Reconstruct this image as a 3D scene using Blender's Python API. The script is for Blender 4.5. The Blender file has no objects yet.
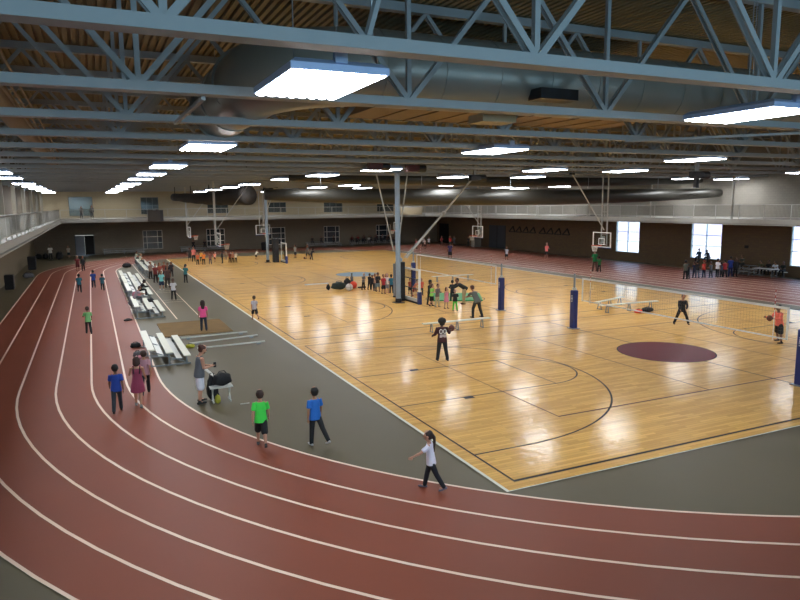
import bpy, bmesh, math, random
from math import sin, cos, pi, radians
from mathutils import Vector, Matrix
random.seed(7)
SC = bpy.context.scene
COL = SC.collection
# ---------------------------------------------------------------- camera
cam = bpy.data.cameras.new('camera'); cam_o = bpy.data.objects.new('camera', cam); COL.objects.link(cam_o)
cam.sensor_width = 36; cam.lens = 661.254/800*36; cam.clip_end = 600
M = Matrix(((0.90685306,0.06953139,-0.41567164),(-0.42132833,0.12617458,-0.8980882),(-0.00999812,0.98956827,0.14371735))).to_4x4()
M.translation = (0,0,6.1); cam_o.matrix_world = M
SC.camera = cam_o
# ---------------------------------------------------------------- world (daylight outside the windows)
w = bpy.data.worlds.new('world'); SC.world = w; w.use_nodes = True
nt = w.node_tree; nt.nodes.clear()
wo = nt.nodes.new('ShaderNodeOutputWorld'); bg = nt.nodes.new('ShaderNodeBackground')
sky = nt.nodes.new('ShaderNodeTexSky'); sky.sky_type = 'NISHITA'; sky.sun_disc = False; sky.sun_elevation = radians(38); sky.sun_rotation = radians(200); sky.dust_density = 3
nt.links.new(sky.outputs[0], bg.inputs[0]); bg.inputs[1].default_value = 1.1
nt.links.new(bg.outputs[0], wo.inputs[0])
# ---------------------------------------------------------------- view
vs = SC.view_settings; vs.view_transform = 'Standard'; vs.look = 'None'; vs.gamma = 1; vs.use_curve_mapping = False
vs.exposure = 0.0
LAMP = 26.0          # radiance of the high-bay lamps
# area lights added as daylight on the near trusses, in unseen windows behind the camera
def area(name, loc, rot, sx, sy, power, col=(0.42,0.74,1)):
    l = bpy.data.lights.new(name,'AREA'); l.shape='RECTANGLE'; l.size=sx; l.size_y=sy; l.energy=power; l.color=col
    o = bpy.data.objects.new(name,l); COL.objects.link(o); o.location=loc; o.rotation_euler=rot; return o
NEARWIN = [(-3,6.4),(5,6.4),(13,6.4),(21,6.4)]  # unseen window openings, added to hold these area lights
for i,(x,z) in enumerate(NEARWIN):
    area('window_daylight', (x,-3.95,z+0.2), (radians(90),0,0), 4.0,2.0, 430)
# ---------------------------------------------------------------- materials
def lin(h):
    r=[int(h[i:i+2],16)/255 for i in (0,2,4)]
    return tuple((c/12.92 if c<=.04045 else ((c+.055)/1.055)**2.4) for c in r)+(1,)
MC={}
def mat(name, col, rough=.6, metal=0, var=.12, scale=6, emit=None, bump=0, coat=0, spec=.5):
    if name in MC: return MC[name]
    m=bpy.data.materials.new(name); m.use_nodes=True; n=m.node_tree; b=n.nodes['Principled BSDF']
    c=lin(col) if isinstance(col,str) else tuple(col)+(1,)
    b.inputs['Roughness'].default_value=rough; b.inputs['Metallic'].default_value=metal
    b.inputs['Specular IOR Level'].default_value=spec
    if coat: b.inputs['Coat Weight'].default_value=coat; b.inputs['Coat Roughness'].default_value=.12
    if emit:
        b.inputs['Base Color'].default_value=c
        b.inputs['Emission Color'].default_value=c; b.inputs['Emission Strength'].default_value=emit
    else:
        tc=n.nodes.new('ShaderNodeTexCoord'); ns=n.nodes.new('ShaderNodeTexNoise'); ns.inputs['Scale'].default_value=scale; ns.inputs['Detail'].default_value=4
        mx=n.nodes.new('ShaderNodeMix'); mx.data_type='RGBA'
        mx.inputs[6].default_value=tuple(v*(1-var) for v in c[:3])+(1,); mx.inputs[7].default_value=tuple(min(1,v*(1+var)) for v in c[:3])+(1,)
        n.links.new(tc.outputs['Object'],ns.inputs['Vector']); n.links.new(ns.outputs[0],mx.inputs[0]); n.links.new(mx.outputs[2],b.inputs['Base Color'])
        if bump:
            bp=n.nodes.new('ShaderNodeBump'); bp.inputs['Strength'].default_value=bump; bp.inputs['Distance'].default_value=.02
            n.links.new(ns.outputs[0],bp.inputs['Height']); n.links.new(bp.outputs[0],b.inputs['Normal'])
    MC[name]=m; return m
def wood_floor_mat():
    m=bpy.data.materials.new('maple_strip_floor'); m.use_nodes=True; n=m.node_tree; L=n.links.new; b=n.nodes['Principled BSDF']
    tc=n.nodes.new('ShaderNodeTexCoord'); mp=n.nodes.new('ShaderNodeMapping')
    L(tc.outputs['Object'],mp.inputs[0])
    br=n.nodes.new('ShaderNodeTexBrick'); br.inputs['Scale'].default_value=1; br.inputs['Brick Width'].default_value=1.1; br.inputs['Row Height'].default_value=.058*2
    br.inputs['Mortar Size'].default_value=.004; br.offset=.37
    br.inputs['Color1'].default_value=(.68,.36,.075,1); br.inputs['Color2'].default_value=(.86,.50,.125,1); br.inputs['Mortar'].default_value=(.45,.25,.06,1); br.inputs['Bias'].default_value=0
    L(mp.outputs[0],br.inputs[0])
    ns=n.nodes.new('ShaderNodeTexNoise'); ns.inputs['Scale'].default_value=.35; ns.inputs['Detail'].default_value=3
    mp2=n.nodes.new('ShaderNodeMapping'); mp2.inputs['Scale'].default_value=(1,6,1); L(tc.outputs['Object'],mp2.inputs[0]); L(mp2.outputs[0],ns.inputs[0])
    mx=n.nodes.new('ShaderNodeMix'); mx.data_type='RGBA'; mx.blend_type='MULTIPLY'; mx.inputs[0].default_value=.35
    rp=n.nodes.new('ShaderNodeValToRGB'); rp.color_ramp.elements[0].color=(.75,.72,.66,1); rp.color_ramp.elements[1].color=(1,1,1,1); rp.color_ramp.elements[0].position=.35; rp.color_ramp.elements[1].position=.65
    L(ns.outputs[0],rp.inputs[0]); L(br.outputs[0],mx.inputs[6]); L(rp.outputs[0],mx.inputs[7]); L(mx.outputs[2],b.inputs['Base Color'])
    b.inputs['Roughness'].default_value=.5; b.inputs['Specular IOR Level'].default_value=.2
    b.inputs['Coat Weight'].default_value=.42; b.inputs['Coat Roughness'].default_value=.135
    n2=n.nodes.new('ShaderNodeTexNoise'); n2.inputs['Scale'].default_value=3.5; n2.inputs['Detail'].default_value=2; L(tc.outputs['Object'],n2.inputs[0])
    bp=n.nodes.new('ShaderNodeBump'); bp.inputs['Strength'].default_value=.35; bp.inputs['Distance'].default_value=.02; L(n2.outputs[0],bp.inputs['Height'])
    L(bp.outputs[0],b.inputs['Coat Normal']); L(bp.outputs[0],b.inputs['Normal'])
    return m
def block_wall_mat(name,c1,c2,mort,rough=.8):
    m=bpy.data.materials.new(name); m.use_nodes=True; n=m.node_tree; L=n.links.new; b=n.nodes['Principled BSDF']
    tc=n.nodes.new('ShaderNodeTexCoord'); sp=n.nodes.new('ShaderNodeSeparateXYZ'); ad=n.nodes.new('ShaderNodeMath'); cb=n.nodes.new('ShaderNodeCombineXYZ')
    L(tc.outputs['Object'],sp.inputs[0]); L(sp.outputs[0],ad.inputs[0]); L(sp.outputs[1],ad.inputs[1]); L(ad.outputs[0],cb.inputs[0]); L(sp.outputs[2],cb.inputs[1])
    br=n.nodes.new('ShaderNodeTexBrick'); br.inputs['Scale'].default_value=1; br.inputs['Brick Width'].default_value=.4; br.inputs['Row Height'].default_value=.2; br.inputs['Mortar Size'].default_value=.008
    br.inputs['Color1'].default_value=lin(c1); br.inputs['Color2'].default_value=lin(c2); br.inputs['Mortar'].default_value=lin(mort)
    L(cb.outputs[0],br.inputs[0]); L(br.outputs[0],b.inputs['Base Color']); b.inputs['Roughness'].default_value=rough
    return m
m_wood=wood_floor_mat()
m_grey=mat('grey_rubber_floor','5a5139',.5,var=.08,scale=.5)
m_track=mat('red_rubber_track','84432e',.5,var=.07,scale=.6,spec=.3)
m_cream=mat('cream_line_paint','f0d8c4',.5,var=.03)
m_white=mat('white_paint','dcdad4',.5,var=.03)
m_black=mat('black_line_paint','140e0a',.5,var=.05,spec=.2); m_vline=mat('dark_red_line_paint','4a1c10',.5,var=.05,spec=.2)
m_blackm=mat('black_metal','15151a',.45,var=.1)
m_maroon=mat('maroon_floor_paint','66121e',.4,var=.05,spec=.12)
m_blue=mat('slate_blue_floor_paint','4a7480',.4,var=.05,spec=.25)
m_steel=mat('grey_blue_steel_paint','8c9294',.5,var=.06,scale=3)
m_deck=mat('tan_roof_deck','877858',.7,var=.1,scale=2)
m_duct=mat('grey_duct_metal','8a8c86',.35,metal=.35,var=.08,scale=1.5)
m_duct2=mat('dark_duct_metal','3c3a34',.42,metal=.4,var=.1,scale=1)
m_tan=mat('tan_duct_paint','8a745a',.6,var=.08)
m_dkfab=mat('dark_brown_fabric','1e1914',.9,var=.2,scale=2)
m_alu=mat('brushed_aluminium','c9cbc4',.35,metal=.35,var=.05)
m_aluw=mat('pale_aluminium_plank','d9d8c8',.45,metal=.1,var=.05)
m_frame=mat('galvanised_frame','8f9498',.4,metal=.6,var=.1)
m_navy=mat('navy_vinyl_pad','1c2c66',.45,var=.08)
m_railw=mat('white_rail_paint','a09e96',.45,var=.05)
m_concrete=mat('painted_concrete','84817a',.7,var=.08,scale=1)
m_glass=None
def glass_mat():
    m=bpy.data.materials.new('clear_glass'); m.use_nodes=True; b=m.node_tree.nodes['Principled BSDF']
    n=m.node_tree; n.nodes.clear(); o=n.nodes.new('ShaderNodeOutputMaterial'); t=n.nodes.new('ShaderNodeBsdfTransparent'); g=n.nodes.new('ShaderNodeBsdfGlossy'); mx=n.nodes.new('ShaderNodeMixShader')
    g.inputs['Roughness'].default_value=.05; mx.inputs[0].default_value=.08; t.inputs[0].default_value=(.93,.96,.97,1)
    n.links.new(t.outputs[0],mx.inputs[1]); n.links.new(g.outputs[0],mx.inputs[2]); n.links.new(mx.outputs[0],o.inputs[0]); return m
m_glass=glass_mat()
m_dkglass=mat('dark_interior_glass','2c3434',.12,var=.3,scale=.8)
m_lowR=block_wall_mat('brown_block_wall','5e4b39','645238','564533')
m_lowF=block_wall_mat('grey_brown_block_wall','6c6254','706656','5e5648')
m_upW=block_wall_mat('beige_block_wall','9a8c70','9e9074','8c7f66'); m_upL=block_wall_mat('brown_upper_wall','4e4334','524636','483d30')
m_upR=block_wall_mat('grey_upper_wall','7c766c','817b70','706a60')
# ---------------------------------------------------------------- helpers
def new_obj(name, mesh, parent=None, loc=None):
    o=bpy.data.objects.new(name,mesh); COL.objects.link(o)
    if parent: o.parent=parent
    if loc: o.location=loc
    return o
def tag(o,label=None,cat=None,group=None,kind=None):
    if label: o['label']=label
    if cat: o['category']=cat
    if group: o['group']=group
    if kind: o['kind']=kind
    return o
def thing(name,label,cat,loc=(0,0,0),rz=0,group=None):
    o=bpy.data.objects.new(name,None); COL.objects.link(o); o.location=loc; o.rotation_euler=(0,0,rz); o.empty_display_size=.2
    return tag(o,label,cat,group)
def copy_tree(o,parent=None):
    c=o.copy(); COL.objects.link(c); c.parent=parent
    for ch in o.children: copy_tree(ch,c)
    return c
class MB:
    def __init__(s): s.v=[]; s.f=[]
    def box(s,x0,y0,z0,x1,y1,z1):
        b=len(s.v); s.v+=[(x0,y0,z0),(x1,y0,z0),(x1,y1,z0),(x0,y1,z0),(x0,y0,z1),(x1,y0,z1),(x1,y1,z1),(x0,y1,z1)]
        s.f+=[tuple(b+i for i in q) for q in ((3,2,1,0),(4,5,6,7),(0,1,5,4),(1,2,6,5),(2,3,7,6),(3,0,4,7))]; return s
    def bar(s,p,q,w,h=None,up=(0,0,1)):
        h=h or w; p=Vector(p);q=Vector(q);d=(q-p).normalized();u=Vector(up)
        if abs(d.dot(u))>.98: u=Vector((0,1,0))
        a=d.cross(u).normalized(); c=a.cross(d).normalized(); b=len(s.v)
        for e in (p,q):
            for i,j in ((-1,-1),(1,-1),(1,1),(-1,1)): s.v.append(tuple(e+a*i*w/2+c*j*h/2))
        s.f+=[(b+3,b+2,b+1,b),(b+4,b+5,b+6,b+7)]+[(b+i,b+(i+1)%4,b+4+(i+1)%4,b+4+i) for i in range(4)]; return s
    def tube(s,pts,r,n=10,cap=True):
        pts=[Vector(p) for p in pts]; rs=r if isinstance(r,(list,tuple)) else [r]*len(pts); b0=len(s.v)
        ref=None
        for i,p in enumerate(pts):
            d=(pts[min(i+1,len(pts)-1)]-pts[max(i-1,0)]).normalized()
            if ref is None:
                ref=d.orthogonal().normalized()
            ref=(ref-d*ref.dot(d)).normalized(); c=d.cross(ref)
            for k in range(n):
                t=2*pi*k/n; s.v.append(tuple(p+(ref*cos(t)+c*sin(t))*rs[i]))
        for i in range(len(pts)-1):
            for k in range(n):
                a=b0+i*n+k; bq=b0+i*n+(k+1)%n; s.f.append((a,bq,bq+n,a+n))
        if cap:
            s.f.append(tuple(b0+k for k in range(n))[::-1]); s.f.append(tuple(b0+(len(pts)-1)*n+k for k in range(n)))
        return s
    def ball(s,c,r,nu=12,nv=8,sc=(1,1,1)):
        b=len(s.v); c=Vector(c)
        s.v.append(tuple(c+Vector((0,0,-r*sc[2]))))
        for i in range(1,nv):
            t=-pi/2+pi*i/nv
            for k in range(nu): a=2*pi*k/nu; s.v.append((c.x+r*sc[0]*cos(t)*cos(a),c.y+r*sc[1]*cos(t)*sin(a),c.z+r*sc[2]*sin(t)))
        s.v.append(tuple(c+Vector((0,0,r*sc[2])))); top=len(s.v)-1
        for k in range(nu): s.f.append((b,b+1+(k+1)%nu,b+1+k)); s.f.append((top,top-nu+k,top-nu+(k+1)%nu))
        for i in range(nv-2):
            for k in range(nu): a=b+1+i*nu+k; d=b+1+i*nu+(k+1)%nu; s.f.append((a,d,d+nu,a+nu))
        return s
    def mesh(s,name,m,smooth=False):
        me=bpy.data.meshes.new(name); me.from_pydata(s.v,[],s.f); me.materials.append(m)
        if smooth: me.polygons.foreach_set('use_smooth',[True]*len(me.polygons))
        me.update(); return me
    def build(s,name,m,parent=None,loc=None,smooth=False,bevel=0):
        o=new_obj(name,s.mesh(name,m,smooth),parent,loc)
        if bevel:
            bv=o.modifiers.new('b','BEVEL'); bv.width=bevel; bv.segments=2; bv.limit_method='ANGLE'
        return o
def structure(o,label=None): return tag(o,label,kind='structure')
def strip(mb,pts,w,z=0,h=.004,closed=False):
    """flat painted line along a polyline"""
    pts=[Vector(p) for p in pts]; n=len(pts); b=len(mb.v); L=[]
    for i,p in enumerate(pts):
        if closed: a,c=pts[i-1],pts[(i+1)%n]
        else: a,c=pts[max(i-1,0)],pts[min(i+1,n-1)]
        d=(c-a).normalized(); nn=Vector((-d.y,d.x)); k=1
        if 0<i<n-1 or closed:
            e=(p-a).normalized(); k=1/max(.5,abs(nn.dot(Vector((-e.y,e.x)))))
        for s_ in (-1,1): mb.v.append((p.x+nn.x*w/2*k*s_,p.y+nn.y*w/2*k*s_,z))
    for i in range(n if closed else n-1):
        a=b+2*i; c=b+2*((i+1)%n); mb.f.append((a+1,a,c,c+1))
def arc(cx,cy,r,a0,a1,n=48): return [(cx+r*cos(radians(a0+(a1-a0)*i/n)),cy+r*sin(radians(a0+(a1-a0)*i/n))) for i in range(n+1)]
XL,XR,YF,YN,ZT=-6.6,50.2,94.0,-4.0,11.3      # room shell
ORD=['nearest','second','third','fourth','fifth','sixth','seventh','eighth','ninth','tenth','eleventh','twelfth','thirteenth','fourteenth','fifteenth','sixteenth','seventeenth','eighteenth','nineteenth','twentieth','twenty-first','twenty-second','twenty-third','twenty-fourth','twenty-fifth']
# ================================================================ FLOOR
structure(MB().box(XL-.3,YN-.3,-.3,XR+.3,YF+.3,0).build('floor',m_grey),'dark grey rubber sports floor around courts and track')
CX,CY0,CY1,R0,LW=21.32,24.9,67.6,19.5,1.095; RS0=36.95
def oval(r):
    dx=0
    p=[(CX+r*cos(a),CY0+r*sin(a)) for a in [radians(180+180*i/72) for i in range(73)]]
    p+=[(CX+r*cos(a),CY1+r*sin(a)) for a in [radians(180*i/72) for i in range(73)]]
    return p
def ring_mesh(r0,r1,z0,z1):
    mb=MB(); a=oval(r0); b=oval(r1); n=len(a)
    for (x,y) in a: mb.v+= [(x,y,z1)]
    for (x,y) in b: mb.v+= [(x,y,z1)]
    for i in range(n): j=(i+1)%n; mb.f.append((i,n+i,n+j,j))
    return mb
tr=ring_mesh(R0,R0+6*LW,0,.012)
# extra sprint lanes along the right straight
b=len(tr.v); x0,x1=RS0,48.9
tr.v+=[(x0,20,.014),(x1,20,.014),(x1,90,.014),(x0,90,.014)]; tr.f.append((b,b+1,b+2,b+3))
track=structure(tr.build('floor_track',m_track),'brick red rubber running track oval with cream lane lines')
ln=MB()
for k in range(7):
    o_=oval(R0+k*LW); strip(ln,[p for p in o_[55:]+o_[:56] if not (p[0]>CX+9 and 24<p[1]<90)],.07,.018)
for k in range(11): strip(ln,[(RS0+k*1.19,20.5),(RS0+k*1.19,89.5)],.11,.02)
ln.build('lane_lines',m_cream,track)
sl=MB()   # relay zone marks on the right straight
for k in range(6):
    for y in (58,64.5): sl.box(RS0+k*1.19+.3,y+k*.5,.0195,RS0+k*1.19+.9,y+k*.5+.14,.0205)
sl.build('lane_marks',m_cream,track)
# wooden court floor
WX0,WX1,WY0,WY1=7.7,35.2,11.2,80.8
court=structure(MB().box(WX0,WY0,0,WX1,WY1,.02).build('floor_court',m_wood),'golden maple court floor with four courts side by side')
ed=MB(); strip(ed,[(WX0-.04,WY0-.04),(WX1+.04,WY0-.04),(WX1+.04,WY1+.04),(WX0-.04,WY1+.04)],.08,.022,closed=True); ed.build('edge_strip',m_aluw,court)
cl=MB(); vl=MB(); LZ=.0225
CYS=[19.45,36.8,54.1,71.3]
def line(p,w=.055): strip(cl,p,w,LZ)
for cy in CYS:
    x0,x1=8.08,33.82; h=7.9
    strip(cl,[(x0,cy-h),(x1,cy-h),(x1,cy+h),(x0,cy+h)],.06,LZ,closed=True)
    line([(20.95,cy-h),(20.95,cy+h)])
    for s,xb in ((1,x0),(-1,x1)):
        line([(xb,cy-1.88),(xb+s*5.87,cy-1.88),(xb+s*5.87,cy+1.88),(xb,cy+1.88)])
        a=arc(xb+s*5.87,cy,1.88,-90,90); line([(xb+s*5.87+s*(q[0]-xb-s*5.87),q[1]) for q in a])
        rim=xb+s*1.62; a=arc(0,cy,6.2,-90,90)
        line([(xb,cy-6.2)]+[(rim+s*q[0],q[1]) for q in a]+[(xb,cy+6.2)],.06)
        for t in (-1,1): cl.box(xb+s*2.2,cy+t*1.88-.06,LZ,xb+s*2.55,cy+t*1.88+.2*t,LZ+.001) if t>0 else cl.box(xb+s*2.2,cy-1.88-.2,LZ,xb+s*2.55,cy-1.88+.05,LZ+.001)
    strip(cl,arc(20.95,cy,1.88,0,360,64)[:-1],.055,LZ,closed=True)
    strip(vl,[(11.78,cy-4.75),(30.1,cy-4.75),(30.1,cy+4.75),(11.78,cy+4.75)],.045,LZ,closed=True)
    for dx in (-3.1,3.1): strip(vl,[(20.95+dx,cy-4.75),(20.95+dx,cy+4.75)],.045,LZ)
# long cross-court sidelines of the main court
vl.build('volleyball_lines',m_vline,court)
cl.build('court_lines',m_black,court)
for cy,m,nm in ((CYS[0],m_maroon,'maroon_circle'),(CYS[2],m_blue,'blue_circle')):
    mb=MB(); q=arc(20.95,cy,1.86,0,360,64)[:-1]; mb.v=[(x,y,LZ+.0008) for x,y in q]; mb.f=[tuple(range(64))]; mb.build(nm,m,court)
# runway lines on grey floor
rw=MB()
strip(rw,[(3.62,89),(3.78,60),(3.9,37.4)],.055,.006); strip(rw,[(5.15,80),(5.13,37.6)],.05,.006)
for y in (44.4,45.4,49.6,50.6): strip(rw,[(3.9,y),(5.13,y)],.05,.006)
structure(rw.build('floor_runway_lines',m_cream),'cream runway lines painted on the grey floor')
sand=MB().box(2.75,32.4,0,5.95,36.3,.03).build('sand_pit',mat('tan_pit_cover','6e5328',.95,var=.3,scale=1.5,bump=.4)); tag(sand,'tan brown long jump pit on the grey floor beside the near bleacher','sand pit')
# ================================================================ WALLS
def wall_with_holes(name,m,axis,pos,thick,a0,a1,z0,z1,holes):
    """axis 'x': wall plane x=pos running along y; 'y': wall plane y=pos running along x"""
    mb=MB()
    def bx(u0,u1,w0,w1):
        if u1-u0<1e-4 or w1-w0<1e-4: return
        if axis=='x': mb.box(min(pos,pos+thick),u0,w0,max(pos,pos+thick),u1,w1)
        else: mb.box(u0,min(pos,pos+thick),w0,u1,max(pos,pos+thick),w1)
    hs=sorted(holes); u=a0
    for (h0,h1,w0,w1) in hs:
        bx(u,h0,z0,z1); bx(h0,h1,z0,w0); bx(h0,h1,w1,z1); u=h1
    bx(u,a1,z0,z1)
    return mb.build(name,m)
RWIN=[(y,y+3.3,.9,4.12) for y in (12.2,21.8,31.3,41.0,50.7)]
structure(wall_with_holes('wall_right',m_lowR,'x',XR,.3,YN,YF,0,4.45,RWIN),'dark brown block wall with tall bright windows')
structure(MB().box(XR,YN,4.45,XR+.3,YF,ZT+.4).build('wall_right_upper',m_upR),'grey upper wall behind the right balcony')
FW=[(x,x+2.45,.5,2.95) for x in (6.1,14.3,22.9,31.2,39.6)]
FD=[(-1.95,.15,0,2.55)]
FU=[(6.1,8.3,5.1,7.3),(14.6,17.4,5.1,6.5),(23.0,25.6,5.1,6.5),(31.3,34.2,5.0,6.5),(39.8,42.6,5.0,6.5)]
structure(wall_with_holes('wall_far',m_lowF,'y',YF,.3,XL,XR,0,4.45,FD+FW),'grey brown lower far wall with windows and a doorway')
structure(wall_with_holes('wall_far_upper',m_upW,'y',YF,.3,XL,XR,4.45,ZT+.4,[(-2.4,.35,5.0,7.4)]+FU),'beige upper far wall lit by the row of lamps')
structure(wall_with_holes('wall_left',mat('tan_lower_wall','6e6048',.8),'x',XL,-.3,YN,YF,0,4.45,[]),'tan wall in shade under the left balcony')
structure(wall_with_holes('wall_left_upper',m_upL,'x',XL,-.3,YN,YF,4.45,ZT+.4,[(45.5,47.3,5.0,7.2)]),'beige upper wall behind the left balcony')
structure(wall_with_holes('wall_near',m_upW,'y',YN,-.3,XL,XR,0,ZT+.4,[(x-2.2,x+2.2,z-.9,z+1.3) for x,z in NEARWIN]),'near wall behind the viewer')
# ceiling: corrugated deck with ribs running away from the viewer
mb=MB(); x=XL; P=.23; prof=[]
while x<XR:
    prof+=[(x,ZT),(x+P*.55,ZT),(x+P*.6,ZT+.1),(x+P*.95,ZT+.1)]; x+=P
for (px,pz) in prof: mb.v+=[(px,YN,pz),(px,YF,pz)]
for i in range(len(prof)-1): mb.f.append((2*i,2*i+1,2*i+3,2*i+2))
mb.box(XL-.3,YN-.3,ZT+.4,XR+.3,YF+.3,ZT+.6)
structure(mb.build('ceiling',m_deck),'tan ribbed metal roof deck')
# windows
def window(n,axis,pos,h,cols,rows,mglass,mframe,depth=.12,label=None,colpos=None):
    u0,u1,z0,z1=h
    def bx(mb,a,b,c,d,t0,t1):
        if axis=='x': mb.box(pos+t0,a,c,pos+t1,b,d)
        else: mb.box(a,pos+t0,c,b,pos+t1,d)
    mb=MB(); bx(mb,u0,u1,z0,z1,.12,.13); g=mb.build('window_%d'%n,mglass); structure(g,label)
    f=MB(); w=.055; t=(.05,.18)
    bx(f,u0,u0+w,z0,z1,*t); bx(f,u1-w,u1,z0,z1,*t); bx(f,u0+w,u1-w,z0,z0+w,*t); bx(f,u0+w,u1-w,z1-w,z1,*t)
    cp=colpos or [i/cols for i in range(1,cols)]
    for c in cp: uu=u0+(u1-u0)*c; bx(f,uu-.025,uu+.025,z0+w,z1-w,*t)
    for r in rows: zz=z0+(z1-z0)*r; bx(f,u0+w,u1-w,zz-.025,zz+.025,t[0]+.002,t[1]-.002)
    f.build('window_frame',mframe,g); return g
m_frameL=mat('pale_blue_window_frame','9fb8bd',.4,var=.03); m_frameD=mat('dark_window_frame','4a504e',.5); m_frameW=mat('white_window_frame','e6e4dc',.5)
wi=1
for i,h in enumerate(RWIN): window(wi,'x',XR,h,2,(.36,.66),m_glass,m_frameL,label='tall bright daylight window in the dark brown wall, %s from the viewer'%ORD[i]); wi+=1
m_wing=mat('interior_window_glass','2a343c',.1,var=.4,scale=.7)
for i,h in enumerate(FW): window(wi,'y',YF,h,3,(.33,.66),m_wing,m_frameW,label='white framed window in the lower far wall, number %s from the left'%['one','two','three','four','five'][i],colpos=[.2,.75]); wi+=1
for i,h in enumerate(FU): window(wi,'y',YF,h,3,(.5,),m_dkglass,m_frameD,label='small dark window in the upper far wall above the balcony',colpos=[.33,.66]); wi+=1
window(wi,'y',YF,(-2.4,.35,5.0,7.4),1,(),mat('green_grey_glass','4c564e',.12,var=.15),m_frameD,label='large dark viewing window high at the far left'); wi+=1
window(wi,'x',XL-.3,(45.5,47.3,5.0,7.2),2,(.5,),m_glass,m_frameL,label='narrow daylight window in the upper left wall'); wi+=1
for x,z in NEARWIN: window(wi,'y',YN-.2,(x-2.2,x+2.2,z-.9,z+1.3),3,(.5,),m_glass,m_frameL,label='wide window in the near wall behind the viewer'); wi+=1
# doors
d=MB().box(.15-1.05,YF-.02,0.01,.15,YF+.05,2.5).build('door_1',mat('dark_doorway','0e0d0c',.8)); structure(d,'dark half of the double door in the far wall')
d=MB().box(-1.95,YF-.08,.01,-.92,YF-.03,2.5).build('door_2',mat('grey_blue_door','69707c',.5)); structure(d,'pale grey blue door leaf standing open in the far wall'); MB().box(-1.1,YF-.14,1.0,-1.0,YF-.08,1.05).build('door_handle',m_frame,d)
fr=MB(); fr.box(-2.05,YF-.1,0,-1.95,YF+.02,2.62); fr.box(.15,YF-.1,0,.25,YF+.02,2.62); fr.box(-1.95,YF-.1,2.55,.15,YF+.02,2.62); structure(fr.build('trim_1',m_frameD),'dark door frame in the far wall')
d=MB().box(XR-.06,74.6,.01,XR+.02,78.6,3.1).build('door_3',mat('slate_blue_door','30363e',.6)); structure(d,'slate blue double door in the dark brown wall')
mb=MB(); mb.box(XR-.08,76.57,.01,XR-.06,76.63,3.1); mb.build('door_seam',m_black,d)
d=MB().box(XR-.06,90.2,.01,XR+.02,93.2,3.0).build('door_4',MC['dark_doorway']); structure(d,'dark opening at the far end of the right wall')
# outside ground seen through the right windows, and a distant building
structure(MB().box(XR+.4,-60,-1.2,XR+120,160,-1.0).build('ground_outside',mat('pale_pavement','b8bcc0',.8,var=.1)),'pale ground outside the windows')
ob=thing('building','mauve grey building seen outside through the windows','building',(XR+45,45,-1))
MB().box(0,-35,0,12,60,9).build('wall',mat('mauve_siding','b4b0cc',.8),ob)
mb=MB(); [mb.box(-.06,y,2,-.01,y+2,4.2) for y in range(-30,58,5)]; mb.build('window_panes',mat('bluish_pane','c0ccd8',.2),ob)
# ================================================================ BALCONIES
ZB0,ZB1,ZR=4.25,4.70,5.78
structure(MB().box(XL,YN,ZB0,-3.3,YF,ZB1).build('floor_balcony_left',m_concrete),'slab of the left upper walkway')
structure(MB().box(-3.3,88,ZB0,45,YF,ZB1).build('floor_balcony_far',m_concrete),'slab of the far upper walkway')
structure(MB().box(45,YN,ZB0,XR,YF,ZB1).build('floor_balcony_right',m_concrete),'slab of the right upper walkway')
structure(MB().box(-3.3,YN,ZB0,45,.15,ZB1).build('floor_balcony_near',m_concrete),'slab of the near upper walkway under the viewer')
def fascia(name,p,q,inward):
    mb=MB(); p=Vector(p);q=Vector(q); o=Vector(inward)
    mb.bar(p+o*.04+Vector((0,0,ZB0+.28)),q+o*.04+Vector((0,0,ZB0+.28)),.06,.34)
    mb.bar(p+o*.07+Vector((0,0,ZB0+.03)),q+o*.07+Vector((0,0,ZB0+.03)),.16,.06)
    return structure(mb.build(name,m_railw),'pale painted edge beam of the walkway')
fascia('trim_2',(-3.3,YN,0),(-3.3,88,0),(1,0,0)); fascia('trim_3',(-3.3,88,0),(45,88,0),(0,-1,0)); fascia('trim_4',(45,YN,0),(45,88,0),(-1,0,0))
def railing(label,p,q,postgap,pick,pw,mpick):
    p=Vector(p);q=Vector(q);L=(q-p).length;d=(q-p)/L
    r=thing('railing',label,'railing',tuple(p))
    MB().bar((0,0,ZR-ZB1),tuple(d*L+Vector((0,0,ZR-ZB1))),.05).build('top_rail',m_railw,r)
    MB().bar((0,0,.16),tuple(d*L+Vector((0,0,.16))),.04).build('bottom_rail',m_railw,r)
    n=int(L/postgap); pm=MB().bar((0,0,0),(0,0,ZR-ZB1-.02),.05).mesh('post',m_railw)
    for i in range(n+1): new_obj('post',pm,r,tuple(d*(L*i/n)))
    mb=MB(); k=int(L/pick)
    for i in range(k): a=d*(L*(i+.5)/k); mb.bar(tuple(a+Vector((0,0,.18))),tuple(a+Vector((0,0,ZR-ZB1-.03))),pw,pw,up=d)
    tag(mb.build('pickets',mpick,r),kind='stuff')
    return r
m_pick=mat('pale_picket_paint','86847c',.5)
railing('white picket railing along the left upper walkway',(-3.32,2,ZB1),(-3.32,87.9,ZB1),2.2,.12,.022,m_pick)
railing('thin pale railing along the far upper walkway',(-3.2,88.06,ZB1),(44.9,88.06,ZB1),2.3,.13,.012,m_pick)
railing('white railing with grey pickets along the right upper walkway',(45.06,6,ZB1),(45.06,87.9,ZB1),2.05,.1,.02,m_pick)
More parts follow.
